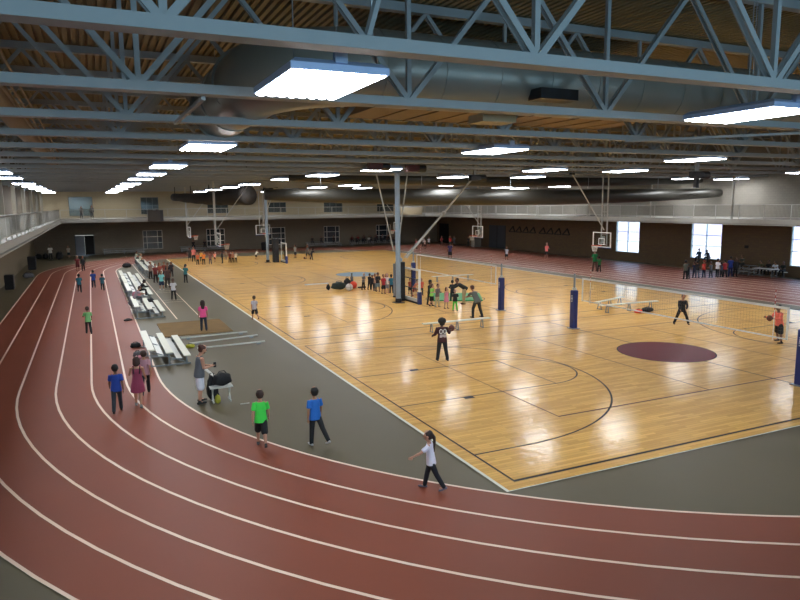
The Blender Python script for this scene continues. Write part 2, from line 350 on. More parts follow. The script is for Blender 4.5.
# posts between left railing and roof, and right
cm=MB().bar((0,0,0),(0,0,8.0-ZB1),.28).mesh('support_post',mat('cream_post_paint','7c7464',.5))
for i,y in enumerate([27,35.2,43.5,51.8,60.1,68.4,76.7,85,92.8]):
    o=new_obj('support_post',cm,None,(-5.35,y,ZB1)); tag(o,'cream square post on the left walkway, %s along it'%ORD[i],'post','posts along the left walkway')
for i,y in enumerate([28.0,36.2,44.5,52.8,61.2,69.6,78]):
    o=new_obj('support_post',MB().bar((0,0,0),(0,0,8.0-ZB1),.13).mesh('support_post',m_railw),None,(45.3,y,ZB1)); tag(o,'slim white post on the right walkway, %s from the viewer'%ORD[i],'post','posts along the right walkway')
# ================================================================ ROOF STEEL
ZC=8.0; NOD=[.88+5*k for k in range(-1,10)]; TD=3.05
chb=MB(); chb.box(XL,-.16,0,XR,.16,.03); chb.box(XL,-.16,.03,XR,-.135,.16); chb.box(XL,.135,.03,XR,.16,.16); chb.box(XL,-.135,.10,XR,.135,.13)
mch=chb.mesh('bottom_chord',m_steel)
tcm=MB().box(XL,-.12,TD-.02,XR,.12,TD+.2).mesh('top_chord',m_steel)
def angle_bar(p,q):   # pair of steel angles
    mb=MB(); 
    for s in (-1,1): mb.bar((p[0],s*.05,p[1]),(q[0],s*.05,q[1]),.028,.11,up=(0,0,1)) if False else mb.bar((p[0],s*.06,p[1]),(q[0],s*.06,q[1]),.03,.10)
    return mb
webA=angle_bar((0,.1),(2.5,TD)).mesh('diagonal_brace',m_steel); webB=angle_bar((0,.1),(-2.5,TD)).mesh('diagonal_brace',m_steel); webV=MB().bar((0,0,.1),(0,0,TD),.09).mesh('vertical_strut',m_steel)
allweb=MB()
for x in NOD:
    for p,q in (((x,.1),(x+2.5,TD)),((x,.1),(x-2.5,TD)),((x,.1),(x,TD))):
        if XL<q[0]<XR: allweb.bar((p[0],0,p[1]),(q[0],0,q[1]),.09,.09)
webm=allweb.mesh('web_bracing',m_steel)
for i in range(21):
    y=8.05+4.15*i
    t=thing('roof_truss','long grey-blue steel roof truss, %s from the viewer'%ORD[i],'truss',(0,y,ZC),0,'parallel roof trusses')
    new_obj('bottom_chord',mch,t); new_obj('top_chord',tcm,t)
    if i<5:
        for x in NOD:
            if x>-4.2:
                if x+2.5<XR: new_obj('diagonal_brace',webA,t,(x,0,0))
                if x-2.5>XL: new_obj('diagonal_brace',webB,t,(x,0,0))
                if x<XR: new_obj('vertical_strut',webV,t,(x,0,0))
    else: new_obj('web_bracing',webm,t)
# bridging: slender cross braces running between trusses
for i,(a,b_) in enumerate([((1.9,16.2,7.97),(1.94,12.3,7.97)),((-1.2,8.05,8.1),(0.4,12.2,11)),((15.3,16.2,7.97),(18.6,12.3,7.97)),((3.3,8.0,8.2),(3.7,6.4,11.2))]):
    tag(MB().bar(a,b_,.07).build('bridging_brace',m_steel),['pale slanting brace beside the second overhead lamp','slanting brace crossing between trusses at upper left','low slanting brace below the third truss toward the right','short slanting brace above the nearest lamp'][i],'brace')
# columns
def column(x,y,label):
    t=thing('steel_column',label,'column',(x,y,0))
    MB().tube([(0,0,.02),(0,0,8.05)],.155,16).build('shaft',mat('grey_blue_column_paint','8c9cab',.35,metal=.2),t,smooth=False)
    MB().box(-.3,-.3,.0,.3,.3,.05).build('base_plate',m_blackm,t)
    MB().tube([(0,0,.05),(0,0,.3)],.19,16).build('base_collar',m_blackm,t)
    MB().box(-.35,-.35,7.92,.35,.35,7.99).build('cap_plate',m_frame,t)
column(17.02,37.0,'near tall round steel column rising from the middle of the wood court')
column(17.0,70.5,'far round steel column on the wood court')
# big round duct
t=thing('round_duct','very large grey round air duct under the roof, bending away at its left end','duct',(0,0,9.12))
bend=[(50,14.25,0)]+[(x,14.25,0) for x in range(44,5,-4)]+[(5.6,14.25,0)]
for k in range(1,9):
    a=pi/2*k/8; bend.append((5.6-1.9*sin(a),14.25+1.9*(1-cos(a)),-.02*k))
bend+= [(3.7,18,-.15),(3.75,20.6,-.2)]
MB().tube(bend,.84,28).build('duct_pipe',m_duct,t,smooth=True)
for x in [6+1.45*k for k in range(30)]:
    MB().tube([(x-.015,14.25,0),(x+.015,14.25,0)],.855,28).build('seam_ring',m_duct,t)
for y,z in ((16.6,-.1),(18.6,-.15),(20.5,-.18)): MB().tube([(3.7,y,z),(3.7,y+.06,z)],.88,28).build('seam_ring',m_duct,t)
for x in (10.3,22.0): MB().box(x-.55,13.1,-.6,x+.55,13.6,-.35).build('air_grille',m_blackm,t)
for x in (9.6,): MB().box(x-.5,14.6,-.98,x+.5,15.3,-.78).build('diffuser',mat('cream_diffuser','b4a888',.5),t)
t=thing('box_duct','brown rectangular air plenum above the third and fourth trusses','duct',(0,0,0))
MB().box(7.3,17.3,8.75,17.2,19.7,10.7).build('duct_box',m_tan,t)
for x in [8.3+1*k for k in range(9)]: MB().box(x-.015,17.27,8.72,x+.015,19.73,10.73).build('seam_flange',m_tan,t)
tag(MB().tube([(-2.5,14,9.7),(-2.5,62,9.7)],.42,18).build('tan_pipe_duct',m_tan,smooth=True),'tan round duct running away under the roof at upper left','duct')
for k in range(3): tag(MB().tube([(-1.9+.22*k,8,9.3),(-1.9+.22*k,60,9.3)],.035,6).build('conduit',m_tan),'thin tan conduit under the roof at upper left, %s of three side by side'%('left','middle','right')[k],'pipe','conduits at upper left')
def sag_duct(label,x0,x1,y,z,r,m,sag=.25):
    n=22; pts=[];rs=[]
    for i in range(n+1):
        u=i/n; pts.append((x0+(x1-x0)*u,y,z-sag*sin(pi*u))); rs.append(r*(.55+.45*sin(pi*min(1,max(0,u)))**.6))
    t=thing('round_duct',label,'duct',(0,0,0)); MB().tube(pts,rs,24).build('duct_pipe',m,t,smooth=True)
    for i in range(2,n,4): p=pts[i]; MB().tube([(p[0],y,p[2]+rs[i]-.02),(p[0],y,ZT)],.02,6).build('hanger',m_frame,t)
    return t
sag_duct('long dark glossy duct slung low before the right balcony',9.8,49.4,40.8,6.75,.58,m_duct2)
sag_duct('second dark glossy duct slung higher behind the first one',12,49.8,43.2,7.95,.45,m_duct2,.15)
t=thing('divider_curtain','dark brown gathered court divider slung below the roof at left','curtain',(0,0,0))
pts=[];rs=[]
for i in range(25): u=i/24; pts.append((12.9-5.2*u,59.5+11*u,7.0-.2*sin(pi*u))); rs.append(.85*(1-.6*u)*(1+.04*sin(u*40)))
MB().tube(pts,rs,20).build('curtain_roll',m_dkfab,t,smooth=True)
for u in (0.02,.25,.5,.75,.98): MB().tube([(12.9-5.2*u,59.5+11*u,7.0),(12.9-5.2*u,59.5+11*u,ZT)],.04,6).build('hanger',m_blackm,t)
# ================================================================ LAMPS
m_lamp=mat('lamp_diffuser','f6faff',.5,emit=LAMP)
m_house=mat('lamp_housing','9fb2d4',.4,metal=.2)
lt=thing('high_bay_light','','light',(0,0,0))
hs=MB(); W,LN=.73,1.12
hs.v=[(-W,-LN,0),(W,-LN,0),(W,LN,0),(-W,LN,0),(-W,-LN,.10),(W,-LN,.10),(W,LN,.10),(-W,LN,.10),(-W+.09,-LN+.09,.17),(W-.09,-LN+.09,.17),(W-.09,LN-.09,.17),(-W+.09,LN-.09,.17)]
hs.f=[(3,2,1,0),(0,1,5,4),(1,2,6,5),(2,3,7,6),(3,0,4,7),(4,5,9,8),(5,6,10,9),(6,7,11,10),(7,4,8,11),(8,9,10,11)]
hs.build('housing',m_house,lt)
df=MB()
for k in range(8): x=-W+.03+k*(2*W-.06)/8; df.tube([(x+.082,-LN+.03,.0),(x+.082,LN-.03,.0)],.084,10)
for k in range(len(df.v)): v=df.v[k]; df.v[k]=(v[0],v[1],min(v[2]*.45,-.001))
df.build('diffuser',m_lamp,lt)
MB().box(-.09,-LN-.01,.12,.09,-LN+.1,.27).build('junction_box',m_house,lt)
for s in (-1,1): MB().tube([(s*.45,s*.3,.16),(s*.42,s*.3,3.46)],.01,5).build('hanging_wire',m_frame,lt)
ROWS=[('row above the running track',[(3.32,10.15),(3.5,22.0),(3.3,31.7),(3.2,39.5),(3.1,46.5),(3.0,56.2),(2.9,63),(2.8,72),(2.7,81),(2.6,89.5)]),
('row above the left walkway',[(-4.3,14),(-4.3,22.3),(-4.3,30.6),(-4.2,39.0),(-4.3,46.2),(-4.3,57.0),(-4.3,64.8),(-4.3,71.5),(-4.3,80),(-4.3,89.3)]),
('second row from the left over the courts',[(13.1,10.2),(13.2,20.4),(13.8,32),(12.9,38.9),(12.3,45.2),(12.5,57.4),(12.5,66),(12.6,76),(12.6,86)]),
('middle row over the courts',[(24.8,21.9),(22.9,30.3),(22.5,39.7),(22.3,47.1),(22.2,59),(21.3,66),(21.6,77),(21.6,88)]),
('row over the right ends of the courts',[(34.5,11.5),(34.6,22),(28.4,30.0),(27.8,38.7),(32.3,47.4),(32.2,57.5),(27.2,68.3),(31,78),(31,88)]),
('row over the right-hand track',[(44.0,12),(44,21),(44,29.5),(43.2,38.6),(40.2,46.6),(43.5,58),(43.5,65.5),(43.5,75),(42,86),(48.2,38.8),(47.6,45.0),(48.2,61),(48.3,69)]),
]
first=True
for nm,pts in ROWS:
    for i,(x,y) in enumerate(sorted(pts,key=lambda p:p[1])):
        o=lt if first else copy_tree(lt); first=False
        o.location=(x,y,7.93 if y<30 else 7.86)
        o['label']='white rectangular high-bay light, %s in the %s'%(ORD[i],nm); o['category']='light'; o['group']='high-bay lights under the roof'
# conduit loop feeding the nearest lamp
mb=MB(); mb.tube([(3.9,8.6,11.1),(3.75,8.9,9.6),(3.8,9.1,8.6),(4.0,9.35,8.12)],.02,6); tag(mb.build('lamp_cable',m_frame,smooth=True),'grey cable curving down to the nearest lamp','cable')
# winch motors and small roof hardware
def winch(x,y,z,label,m):
    t=thing('winch_motor',label,'motor',(x,y,z)); MB().box(-.35,-.2,0,.35,.2,.35).build('motor_housing',m,t,bevel=.03); MB().tube([(.35,0,.18),(.75,0,.18)],.2,12).build('drum',m_blackm,t); MB().box(-.07,-.07,.3,.07,.07,ZT-z).build('bracket',m_frame,t)
m_red=mat('dark_red_enamel','4a1a18',.5)
winch(12.8,30.4,7.75,'dark red winch motor under the roof left of the near column top',m_red)
winch(15.3,31.4,7.75,'dark red winch motor just above the near column top lamp',m_red)
winch(21.5,35.4,7.45,'black winch motor at the top of the long white diagonal boom',m_blackm)
winch(16.6,68.6,7.5,'black winch motor at the top of the far column',m_blackm)
winch(27.6,24.2,7.2,'black winch motor hanging on a post below a lamp at right',m_blackm)
tag(MB().box(27.53,24.13,6.75,27.72,24.32,7.2).build('drop_post',m_blackm),'short grey drop post under the winch motor at right','post')
# ================================================================ COURT EQUIPMENT
m_orange=mat('orange_rim_paint','c8401c',.4); m_netw=mat('white_net_cord','cfc8bc',.8); m_pole=mat('grey_pole_paint','8d949a',.4,metal=.3)
def hoop(x,y,s,label,folded=False):
    t=thing('basketball_hoop',label,'basketball hoop',(x,y,0),0 if s>0 else pi,'suspended basketball hoops')
    f=MB(); bx=-.62
    for a,b in (((-.91,2.9),(.91,2.96)),((-.91,3.91),(.91,3.97)),((-.91,2.96),(-.85,3.91)),((.85,2.96),(.91,3.91))): f.box(bx-.03,a[0],a[1],bx+.03,b[0],b[1])
    bb=f.build('backboard_frame',m_white,t)
    MB().box(bx-.008,-.85,2.96,bx+.008,.85,3.91).build('backboard_glass',m_glass,t)
    q=MB()
    for a,b in (((-.3,3.08),(.3,3.13)),((-.3,3.5),(.3,3.55)),((-.3,3.13),(-.25,3.5)),((.25,3.13),(.3,3.5))): q.box(bx+.01,a[0],a[1],bx+.032,b[0],b[1])
    q.build('target_square',m_white,t)
    MB().box(bx-.04,-.93,2.84,bx+.04,.93,2.9).build('edge_pad',m_navy,t)
    r=MB(); pts=[(.23*cos(2*pi*k/20),.23*sin(2*pi*k/20),3.05) for k in range(21)]; r.tube(pts,.018,6,cap=False); r.box(bx+.03,-.06,2.98,-.2,.06,3.04); r.build('rim',m_orange,t)
    n=MB()
    for k in range(12):
        a=2*pi*k/12; 
        for d in (.26,-.26): n.bar((.23*cos(a),.23*sin(a),3.04),(.13*cos(a+d*2),.13*sin(a+d*2),2.62),.012)
    tag(n.build('net',m_netw,t))
    m_=MB(); m_.bar((bx-.2,-.28,3.0),(bx-.2,-.28,11.35),.07); m_.bar((bx-.2,.28,3.0),(bx-.2,.28,11.35),.07)
    for z in (3.1,3.8,5.4): m_.bar((bx-.2,-.28,z),(bx-.2,.28,z),.05)
    m_.box(bx-.2,-.1,3.2,bx-.03,.1,3.7); m_.build('mast',m_railw,t)
    MB().bar((bx-.2,0,4.1),(bx+2.8,0,8.05),.055).bar((bx+2.8,0,8.05),(bx+2.8,0,11.35),.05).build('diagonal_boom',m_railw,t)
    MB().box(bx+2.68,-.15,7.95,bx+2.92,.15,8.1).build('pivot_bracket',m_blackm,t)
    return t
hoop(9.75,71.3,1,'suspended hoop at the left end of the farthest court, beyond the orange-shirt group')
hoop(9.75,54.1,1,'suspended hoop at the left end of the third court, nearest of the left-hand hoops')
hoop(32.1,71.3,-1,'suspended hoop seen small beside the near steel column')
hoop(32.6,54.1,-1,'suspended hoop at centre right before the dark wall, farther of the two facing left')
hoop(32.3,36.8,-1,'suspended hoop at right above the adult in green, nearer of the two facing left')
hh=hoop(17.4,72.4,1,'hoop with its board behind the far steel column'); hh.rotation_euler=(0,0,radians(-70)); 
def lowered(x,y,label,L=2.3):
    t=thing('lowered_backboard',label,'backboard',(x,y,0))
    MB().box(-.04,.12,.1,.04,.24,2.2).build('side_post',m_white,t); 
    p=MB().box(-.05,-L+.0,.55,.05,-L+.14,2.15).build('side_post',m_white,t)
    MB().box(-.1,-L-.04,.02,.1,-L+.2,.78).build('corner_pad',m_navy,t); MB().box(-.1,.08,.02,.1,.32,.2).build('corner_pad',m_navy,t)
    MB().box(-.06,-L+.14,.14,.06,.12,.32).build('bottom_rail',m_alu,t); MB().box(-.05,-L+.14,2.05,.05,.12,2.16).build('top_rail',m_alu,t)
    MB().box(-.08,-L+.14,.03,.08,.12,.13).build('bottom_pad',m_blackm,t)
    MB().box(-.008,-L+.14,.32,.008,.12,2.05).build('glass_panel',m_glass,t)
    g=MB(); 
    for z in (.9,1.5): g.bar((.07,-L+.14,z),(.07,.12,z),.05)
    g.bar((.07,-1.0,.3),(.07,-1.0,2.05),.05); g.build('back_brace',m_blackm,t)
    return t
lowered(17.85,37.95,'lowered glass backboard standing on the floor right of the near steel column')
lowered(18.4,69.9,'lowered backboard standing on the floor right of the far steel column',1.9)
t=thing('winch_cabinet','tall black padded cabinet just right of the near steel column','cabinet',(17.5,37.75,0))
MB().box(-.22,-.3,.03,.22,.3,2.5).build('body',m_blackm,t,bevel=.04); MB().box(-.16,-.305,1.5,.16,-.3,2.2).build('door_panel',mat('charcoal_panel','22242a',.5),t); MB().ball((0,0,2.62),.16).build('motor_cap',mat('pale_blue_cap','8fa4c0',.4),t,smooth=True)
t=thing('winch_cabinet','black padded cabinet just right of the far steel column','cabinet',(17.75,70.0,0))
MB().box(-.3,-.3,.03,.3,.3,2.6).build('body',m_blackm,t,bevel=.04); MB().box(-.2,-.305,1.4,.2,-.3,2.1).build('door_panel',MC['charcoal_panel'],t)
t=thing('padded_board','tall grey board with dark edge leaning just left of the near steel column','board',(17.85,39.3,0))
MB().box(-.12,-.05,.05,.12,.05,2.25).build('board',mat('grey_vinyl','6f7680',.5),t); MB().box(-.14,-.07,.0,.14,.07,.12).build('foot',m_blackm,t)
t=thing('suspension_boom','long white diagonal boom from the roof down to the near column cabinet','boom',(0,0,0))
MB().tube([(17.75,37.35,2.75),(21.7,35.6,7.85)],.055,10).build('boom_tube',m_railw,t); MB().tube([(17.75,37.65,2.75),(22.0,36.0,7.85)],.035,8).build('second_tube',m_frame,t); MB().ball((19.9,36.4,5.53),.13).build('clamp',m_railw,t)
t=thing('suspension_mast','pair of slanting tubes forming a narrow V behind the near steel column','mast',(0,0,0))
MB().tube([(15.9,37.6,7.95),(17.0,37.6,3.2)],.045,8).build('slanting_tube',m_railw,t); MB().tube([(18.0,37.6,7.95),(17.25,37.6,3.0)],.045,8).build('slanting_tube',m_railw,t)
# volleyball posts and nets
def post(x,y,label,mark=True):
    t=thing('volleyball_post',label,'net post',(x,y,0),0,'padded volleyball net posts')
    MB().tube([(0,0,.02),(0,0,2.7)],.05,10).build('pole',m_pole,t)
    MB().box(-.14,-.14,.03,.14,.14,1.9).build('post_pad',m_navy,t,bevel=.04)
    MB().box(-.22,-.22,.02,.22,.22,.05).build('base_plate',m_frame,t)
    if mark:
        k=MB(); k.box(-.147,-.05,1.35,-.142,.05,1.38); k.box(-.147,-.05,1.62,-.142,.05,1.65); k.box(-.147,-.05,1.41,-.142,-.03,1.6); k.box(-.147,.03,1.41,-.142,.05,1.6); k.box(-.147,-.05,1.49,-.142,.05,1.52); k.build('pad_mark',m_white,t)
    MB().box(-.07,-.07,1.92,.07,.07,2.02).build('pulley',m_alu,t)
PX=20.95
post(PX,13.75,'navy padded net post cut by the right edge of the photo'); post(PX,25.2,'navy padded net post left of the near volleyball net'); post(PX,31.5,'navy padded net post between the two volleyball nets'); post(PX,42.9,'navy padded net post seen behind the lowered backboard')
def net(y0,y1,label):
    t=thing('volleyball_net',label,'volleyball net',(PX,0,0))
    MB().box(-.008,y0+.55,2.47,.008,y1-.55,2.55).build('top_tape',m_white,t)
    MB().box(-.006,y0+.55,1.44,.006,y1-.55,1.49).build('bottom_tape',m_white,t)
    for y in (y0+.55,y1-.62): MB().box(-.012,y,1.44,.012,y+.07,2.55).build('side_tape',m_white,t)
    MB().tube([(0,y0+.1,2.53),(0,y1-.1,2.53)],.008,5).build('net_cable',m_frame,t)
    n=MB(); y=y0+.7
    while y<y1-.62: n.bar((0,y,1.49),(0,y,2.47),.0025); y+=.12
    z=1.6
    while z<2.47: n.bar((0,y0+.6,z),(0,y1-.6,z),.0025); z+=.12
    n.build('netting',mat('dark_net_cord','7a7062',.8),t)
    for y in (y0+1.1,y1-1.1):
        a=MB().tube([(.02,y,1.35),(.02,y,3.15)],.012,6).build('antenna',m_white,t)
        r=MB(); [r.tube([(.02,y,2.4+k*.2),(.02,y,2.5+k*.2)],.0135,6) for k in range(4)]; r.build('antenna_bands',mat('red_band','b03028',.5),a)
net(13.75,25.2,'near volleyball net, stretched toward the right edge of the photo'); net(31.5,42.9,'far volleyball net behind the group around the green mat')
# benches
def bench(p,q,label,h=.46,w=.26,nm=m_aluw,name='bench'):
    p=Vector((p[0],p[1]));q=Vector((q[0],q[1]));L=(q-p).length
    t=thing(name,label,'bench',(p.x,p.y,.02),math.atan2(q.y-p.y,q.x-p.x),'long pale benches')
    MB().box(0,-w/2,h-.045,L,w/2,h).build('seat_plank',nm,t)
    for u in (.12,.5,.88):
        g=MB(); x=L*u; g.bar((x,-.12,.02),(x,-.05,h-.045),.04); g.bar((x,.12,.02),(x,.05,h-.045),.04); g.bar((x,-.16,.02),(x,.16,.02),.04); g.build('leg',m_frame,t)
    return t
bench((13.95,27.55),(17.65,27.55),'long pale bench on the wood floor just beyond the child with the basketball')
bench((23.9,45.6),(27.4,45.3),'long pale bench in the distance beyond the green mat group')
bench((25.1,28.0),(29.1,27.8),'longer pale bench seen through the near volleyball net, nearer of the pair')
bench((25.7,29.0),(28.6,30.0),'pale bench seen through the near volleyball net, farther of the pair')
for i,(a,b) in enumerate([((3.4,31.35),(6.45,31.5)),((3.6,29.95),(6.72,30.45)),((3.75,28.75),(6.68,28.85))]):
    t=thing('aluminium_rail','low silver rail lying on the grey floor, %s of three'%['farthest','middle','nearest'][i],'rail',(0,0,0),0,'silver rails on the grey floor')
    MB().bar((a[0],a[1],.09),(b[0],b[1],.09),.09,.05).build('rail_bar',m_alu,t)
    for u in (.1,.9): x=a[0]+(b[0]-a[0])*u; y=a[1]+(b[1]-a[1])*u; MB().box(x-.08,y-.1,0.0,x+.08,y+.1,.065).build('rail_foot',m_frame,t)
# bleachers
def bleacher(x0,y0,L,label,rows=((0,.72),(.66,.56),(1.3,.4)),rz=0,origin=None,m=m_aluw,group=None):
    t=thing('bleacher',label,'bleacher',origin or (x0,y0,0),rz,group or ('grey bleachers along the far wall' if origin else 'aluminium bleachers beside the track'))
    for i,(x,z) in enumerate(rows):
        MB().box(x-.02,-.1,z-.04,x+.24,L,z).build('seat_plank',m,t)
    for (x,z) in rows[:-1]:
        MB().box(x+.36,0,z-.30,x+.56,L-.05,z-.27).build('foot_plank',m_alu,t)
    for k in range(3):
        y=.12+(L-.3)*k/2; g=MB(); W=rows[-1][0]
        g.bar((-.05,y,.03),(W+.25,y,.03),.05)
        for (x,z) in rows: g.bar((x+.1,y,.03),(x+.1,y,z-.04),.05)
        for (x,z) in rows[:-1]: g.bar((x+.1,y,z-.32),(x+.62,y,z-.32),.04)
        g.bar((.1,y,rows[0][1]-.1),(W+.1,y,.08),.035)
        g.build('support_frame',m_frame,t)
    g=MB(); g.bar((.1,.12,.08),(.1,L-.18,rows[0][1]-.1),.03); g.bar((.1,L-.18,.08),(.1,.12,rows[0][1]-.1),.03); g.build('cross_brace',m_frame,t)
    return t
bleacher(1.62,26.3,4.3,'nearest small aluminium bleacher beside the track, empty, with three planks')
bleacher(1.85,38.35,4.6,'second aluminium bleacher up the track, cluttered with bags and clothes')
bleacher(1.85,46.2,4.85,'third aluminium bleacher up the track, with a dark figure at its near end')
bleacher(1.85,51.4,4.85,'fourth aluminium bleacher up the track, in the middle of the straight run')
bleacher(1.85,56.6,4.6,'fifth aluminium bleacher up the track, before the track bends right')
bleacher(3.95,60.6,4.4,'aluminium bleacher standing across the runway, nearest of the three there')
bleacher(3.95,65.4,4.4,'aluminium bleacher standing across the runway, middle of the three there')
bleacher(3.95,70.2,4.4,'aluminium bleacher standing across the runway, farthest of the three there')
m_dkalu=mat('dull_grey_plank','7d8184',.5,metal=.1)
for (x,L,lb) in ((1.2,5.0,'grey bleacher against the far wall left of the first window'),(10.7,6.3,'grey bleacher against the far wall between the second and third windows'),(28.3,5.2,'grey bleacher against the far wall left of the fourth window'),(35.0,7.0,'grey bleacher against the far wall carrying the long row of seated people')):
    bleacher(0,0,L,lb,rz=pi/2,origin=(x,93.7,0),m=m_dkalu); 
# rotate so rows descend toward the viewer
for o in list(COL.objects):
    if o.name.startswith('bleacher') and o.parent is None and abs(o.rotation_euler[2]-pi/2)<.01:
        o.rotation_euler=(0,0,-pi/2)
bleacher(0,0,2.2,'dark bleacher against the brown wall right of the crowd',rz=pi,origin=(49.95,38.9,0),m=m_dkalu,rows=((0,.72),(.66,.56),(1.3,.4)))
t=thing('folding_table','small white folding table by the seated group at right','table',(48.3,35.2,0))
MB().box(-.4,-.9,.7,.4,.9,.74).build('table_top',m_white,t)
for sx in (-.3,.3):
    for sy in (-.75,.75): MB().bar((sx,sy,0),(sx,sy,.7),.03).build('leg',m_frame,t)
# green mat
mb=MB(); n=20; pr=[]
for (cx,cy,a0) in ((24.1,37.0,-90),(20.3,38.6,90)): pass
mb.box(-1.75,-1.7,0,1.5,1.7,.08); gm=mb.build('gym_mat',mat('green_mat_vinyl','2f8a4c',.5,var=.08),loc=(21.4,37.2,.02),bevel=.04); gm.rotation_euler=(0,0,radians(-28)); tag(gm,'long green gym mat on the wood floor behind the group of children','mat')
# bags, balls, clutter
def bag(x,y,r,h,m,label,cat='bag',rz=0.3,z=.02,name='sports_bag'):
    t=thing(name,label,cat,(x,y,z),rz)
    mb=MB().ball((0,0,0),1,20,12)
    for i,v in enumerate(mb.v):
        q=[math.copysign(abs(c)**.55,c) for c in v]; w_=1-.22*max(0,q[2])+.07*sin(q[0]*7+q[2]*5+x*3)
        mb.v[i]=(q[0]*r*.88*w_,q[1]*r*.55*w_,max(0,h*.5*(1+q[2]*(.92+.1*sin(q[0]*5+y)))))
    mb.build('bag_body',m,t,smooth=True)
    MB().tube([(-r*.5,0,h*.85),(-r*.25,0,h*1.1),(r*.25,0,h*1.1),(r*.5,0,h*.85)],.015,6).build('handle',m_blackm,t)
    return t
m_bk=mat('black_nylon','101014',.7,var=.3); m_gn=mat('dark_green_nylon','16241c',.7,var=.3); m_yel=mat('yellow_fabric','a8a42c',.6); m_org=mat('orange_fabric','e0482c',.6); m_wht=mat('white_leather','c8c4c0',.5); m_gyf=mat('grey_fabric','5c5c60',.8,var=.3); m_pkf=mat('pink_fabric','a86a74',.8,var=.3)
bag(15.95,45.0,.62,.55,m_gn,'large dark green duffel bag on the wood floor left of the standing line')
bag(16.75,45.4,.3,.75,m_bk,'small black backpack behind the white ball on the floor')
bag(15.15,45.0,.16,.42,m_bk,'small dark bag at the left end of the big duffel')
def ball(x,y,r,m,label,z=0,panels=True):
    t=thing('ball',label,'ball',(x,y,z+r)); MB().ball((0,0,0),r,20,14).build('ball_skin',m,t,smooth=True)
    if panels:
        s=MB(); s.tube([(r*1.005*cos(a),r*1.005*sin(a),0) for a in [2*pi*k/24 for k in range(25)]],.008,4,cap=False); s.tube([(0,r*1.005*cos(a),r*1.005*sin(a)) for a in [2*pi*k/24 for k in range(25)]],.008,4,cap=False); s.build('seam',m_blackm,t)
    return t
ball(16.35,43.9,.26,m_wht,'large white ball with dark seams before the duffel bags',.02)
ball(17.05,44.9,.27,m_org,'orange-red ball right of the white ball on the wood floor',.02,False)
tag(MB().box(-.3,-.12,0,.3,.12,.1).build('shoe_bag',m_bk,loc=(17.75,45.0,.02),bevel=.03),'low black shoe bag lying right of the orange ball','bag')
t=thing('water_bottle','tall dark bottle standing behind the orange ball','bottle',(17.35,46.0,.02)); MB().tube([(0,0,0),(0,0,.7),(0,0,.8),(0,0,.95)],[.11,.11,.06,.05],12).build('bottle_body',m_gyf,t,smooth=True); MB().tube([(0,0,.95),(0,0,1.0)],.06,12).build('cap',m_bk,t)
bag(27.75,27.2,.45,.26,m_bk,'flat black bag on the floor under the pale benches behind the net')
bag(27.0,27.1,.3,.22,m_org,'flat orange-red bag on the floor under the pale benches behind the net')
bag(23.0,29.5,.0001+.3,.2,m_bk,'dark bag by the end post of the pale bench') if False else None
tag(MB().bar((14.5,48.6,.06),(16.4,48.65,.06),.1,.07).build('floor_pole',m_white),'thin white pole lying on the wood floor left of the duffel bag','pole')
# bag stand beside the man
t=thing('bag_stand','low white folding stand loaded with bags beside the man in the tank top','stand',(3.35,20.75,0))
MB().box(-.35,-.2,.46,.35,.2,.5).build('stand_top',m_white,t)
for sx in (-.26,.26): g=MB(); g.bar((sx,-.2,.02),(sx,.2,.02),.04); g.bar((sx,-.12,.02),(sx,.12,.46),.035); g.bar((sx,.12,.02),(sx,-.12,.46),.035); g.build('leg',m_alu,t)
bag(3.4,20.75,.33,.42,m_bk,'round black backpack on top of the white stand',z=.5,name='backpack'); bag(3.12,20.95,.2,.8,m_bk,'tall black bag on the floor against the white stand',rz=.2,z=0,name='backpack'); bag(3.2,20.5,.1,.3,m_yel,'bright yellow bag on the floor before the stand',z=0,rz=.1)
tag(MB().bar((2.95,21.1,1.0),(3.35,21.0,.62),.28,.02).build('paper_sheet',m_white),'white sheet leaning between the man and the bag stand','sheet')
tag(MB().box(-.14,-.02,0,.14,.02,.012).build('tape_scrap',m_alu,loc=(3.95,20.1,0.0)),'small pale scrap of tape on the grey floor right of the bags','tape')
# clutter by the bleachers
for i,(x,y,r,h,m,lb) in enumerate([(1.4,30.6,.25,.22,m_bk,'black bag draped at the far left corner of the nearest bleacher'),(1.35,28.6,.2,.25,m_gyf,'grey clothing heap on the track side of the nearest bleacher'),(1.32,27.5,.24,.3,m_pkf,'small pinkish bag on the track side of the nearest bleacher'),
 (2.9,31.1,.35,.2,m_bk,'flat black bag at the far right end of the nearest bleacher'),(3.55,29.45,.22,.16,m_yel,'yellow cloth lying right of the nearest bleacher'),(1.45,38.1,.25,.12,m_bk,'black bag lying on the track line by the second bleacher'),
 (2.2,42.5,.35,.35,m_pkf,'pinkish jacket heap on the second bleacher'),(2.0,43.9,.4,.4,m_gyf,'grey jacket heap between second and third bleachers'),(2.9,40.3,.32,.3,m_gyf,'grey bag under the planks of the second bleacher'),(3.1,44.6,.3,.3,m_bk,'black bag right of the gap between bleachers'),
 (3.0,72.5,.5,.45,m_bk,'dark heap of bags at the far end of the fifth bleacher'),(4.3,76,.6,.7,m_gyf,'pale heap of clothes behind the runway bleachers')]):
    bag(x,y,r,h,m,lb,z=0 if i!=6 else .72,rz=i*.7)
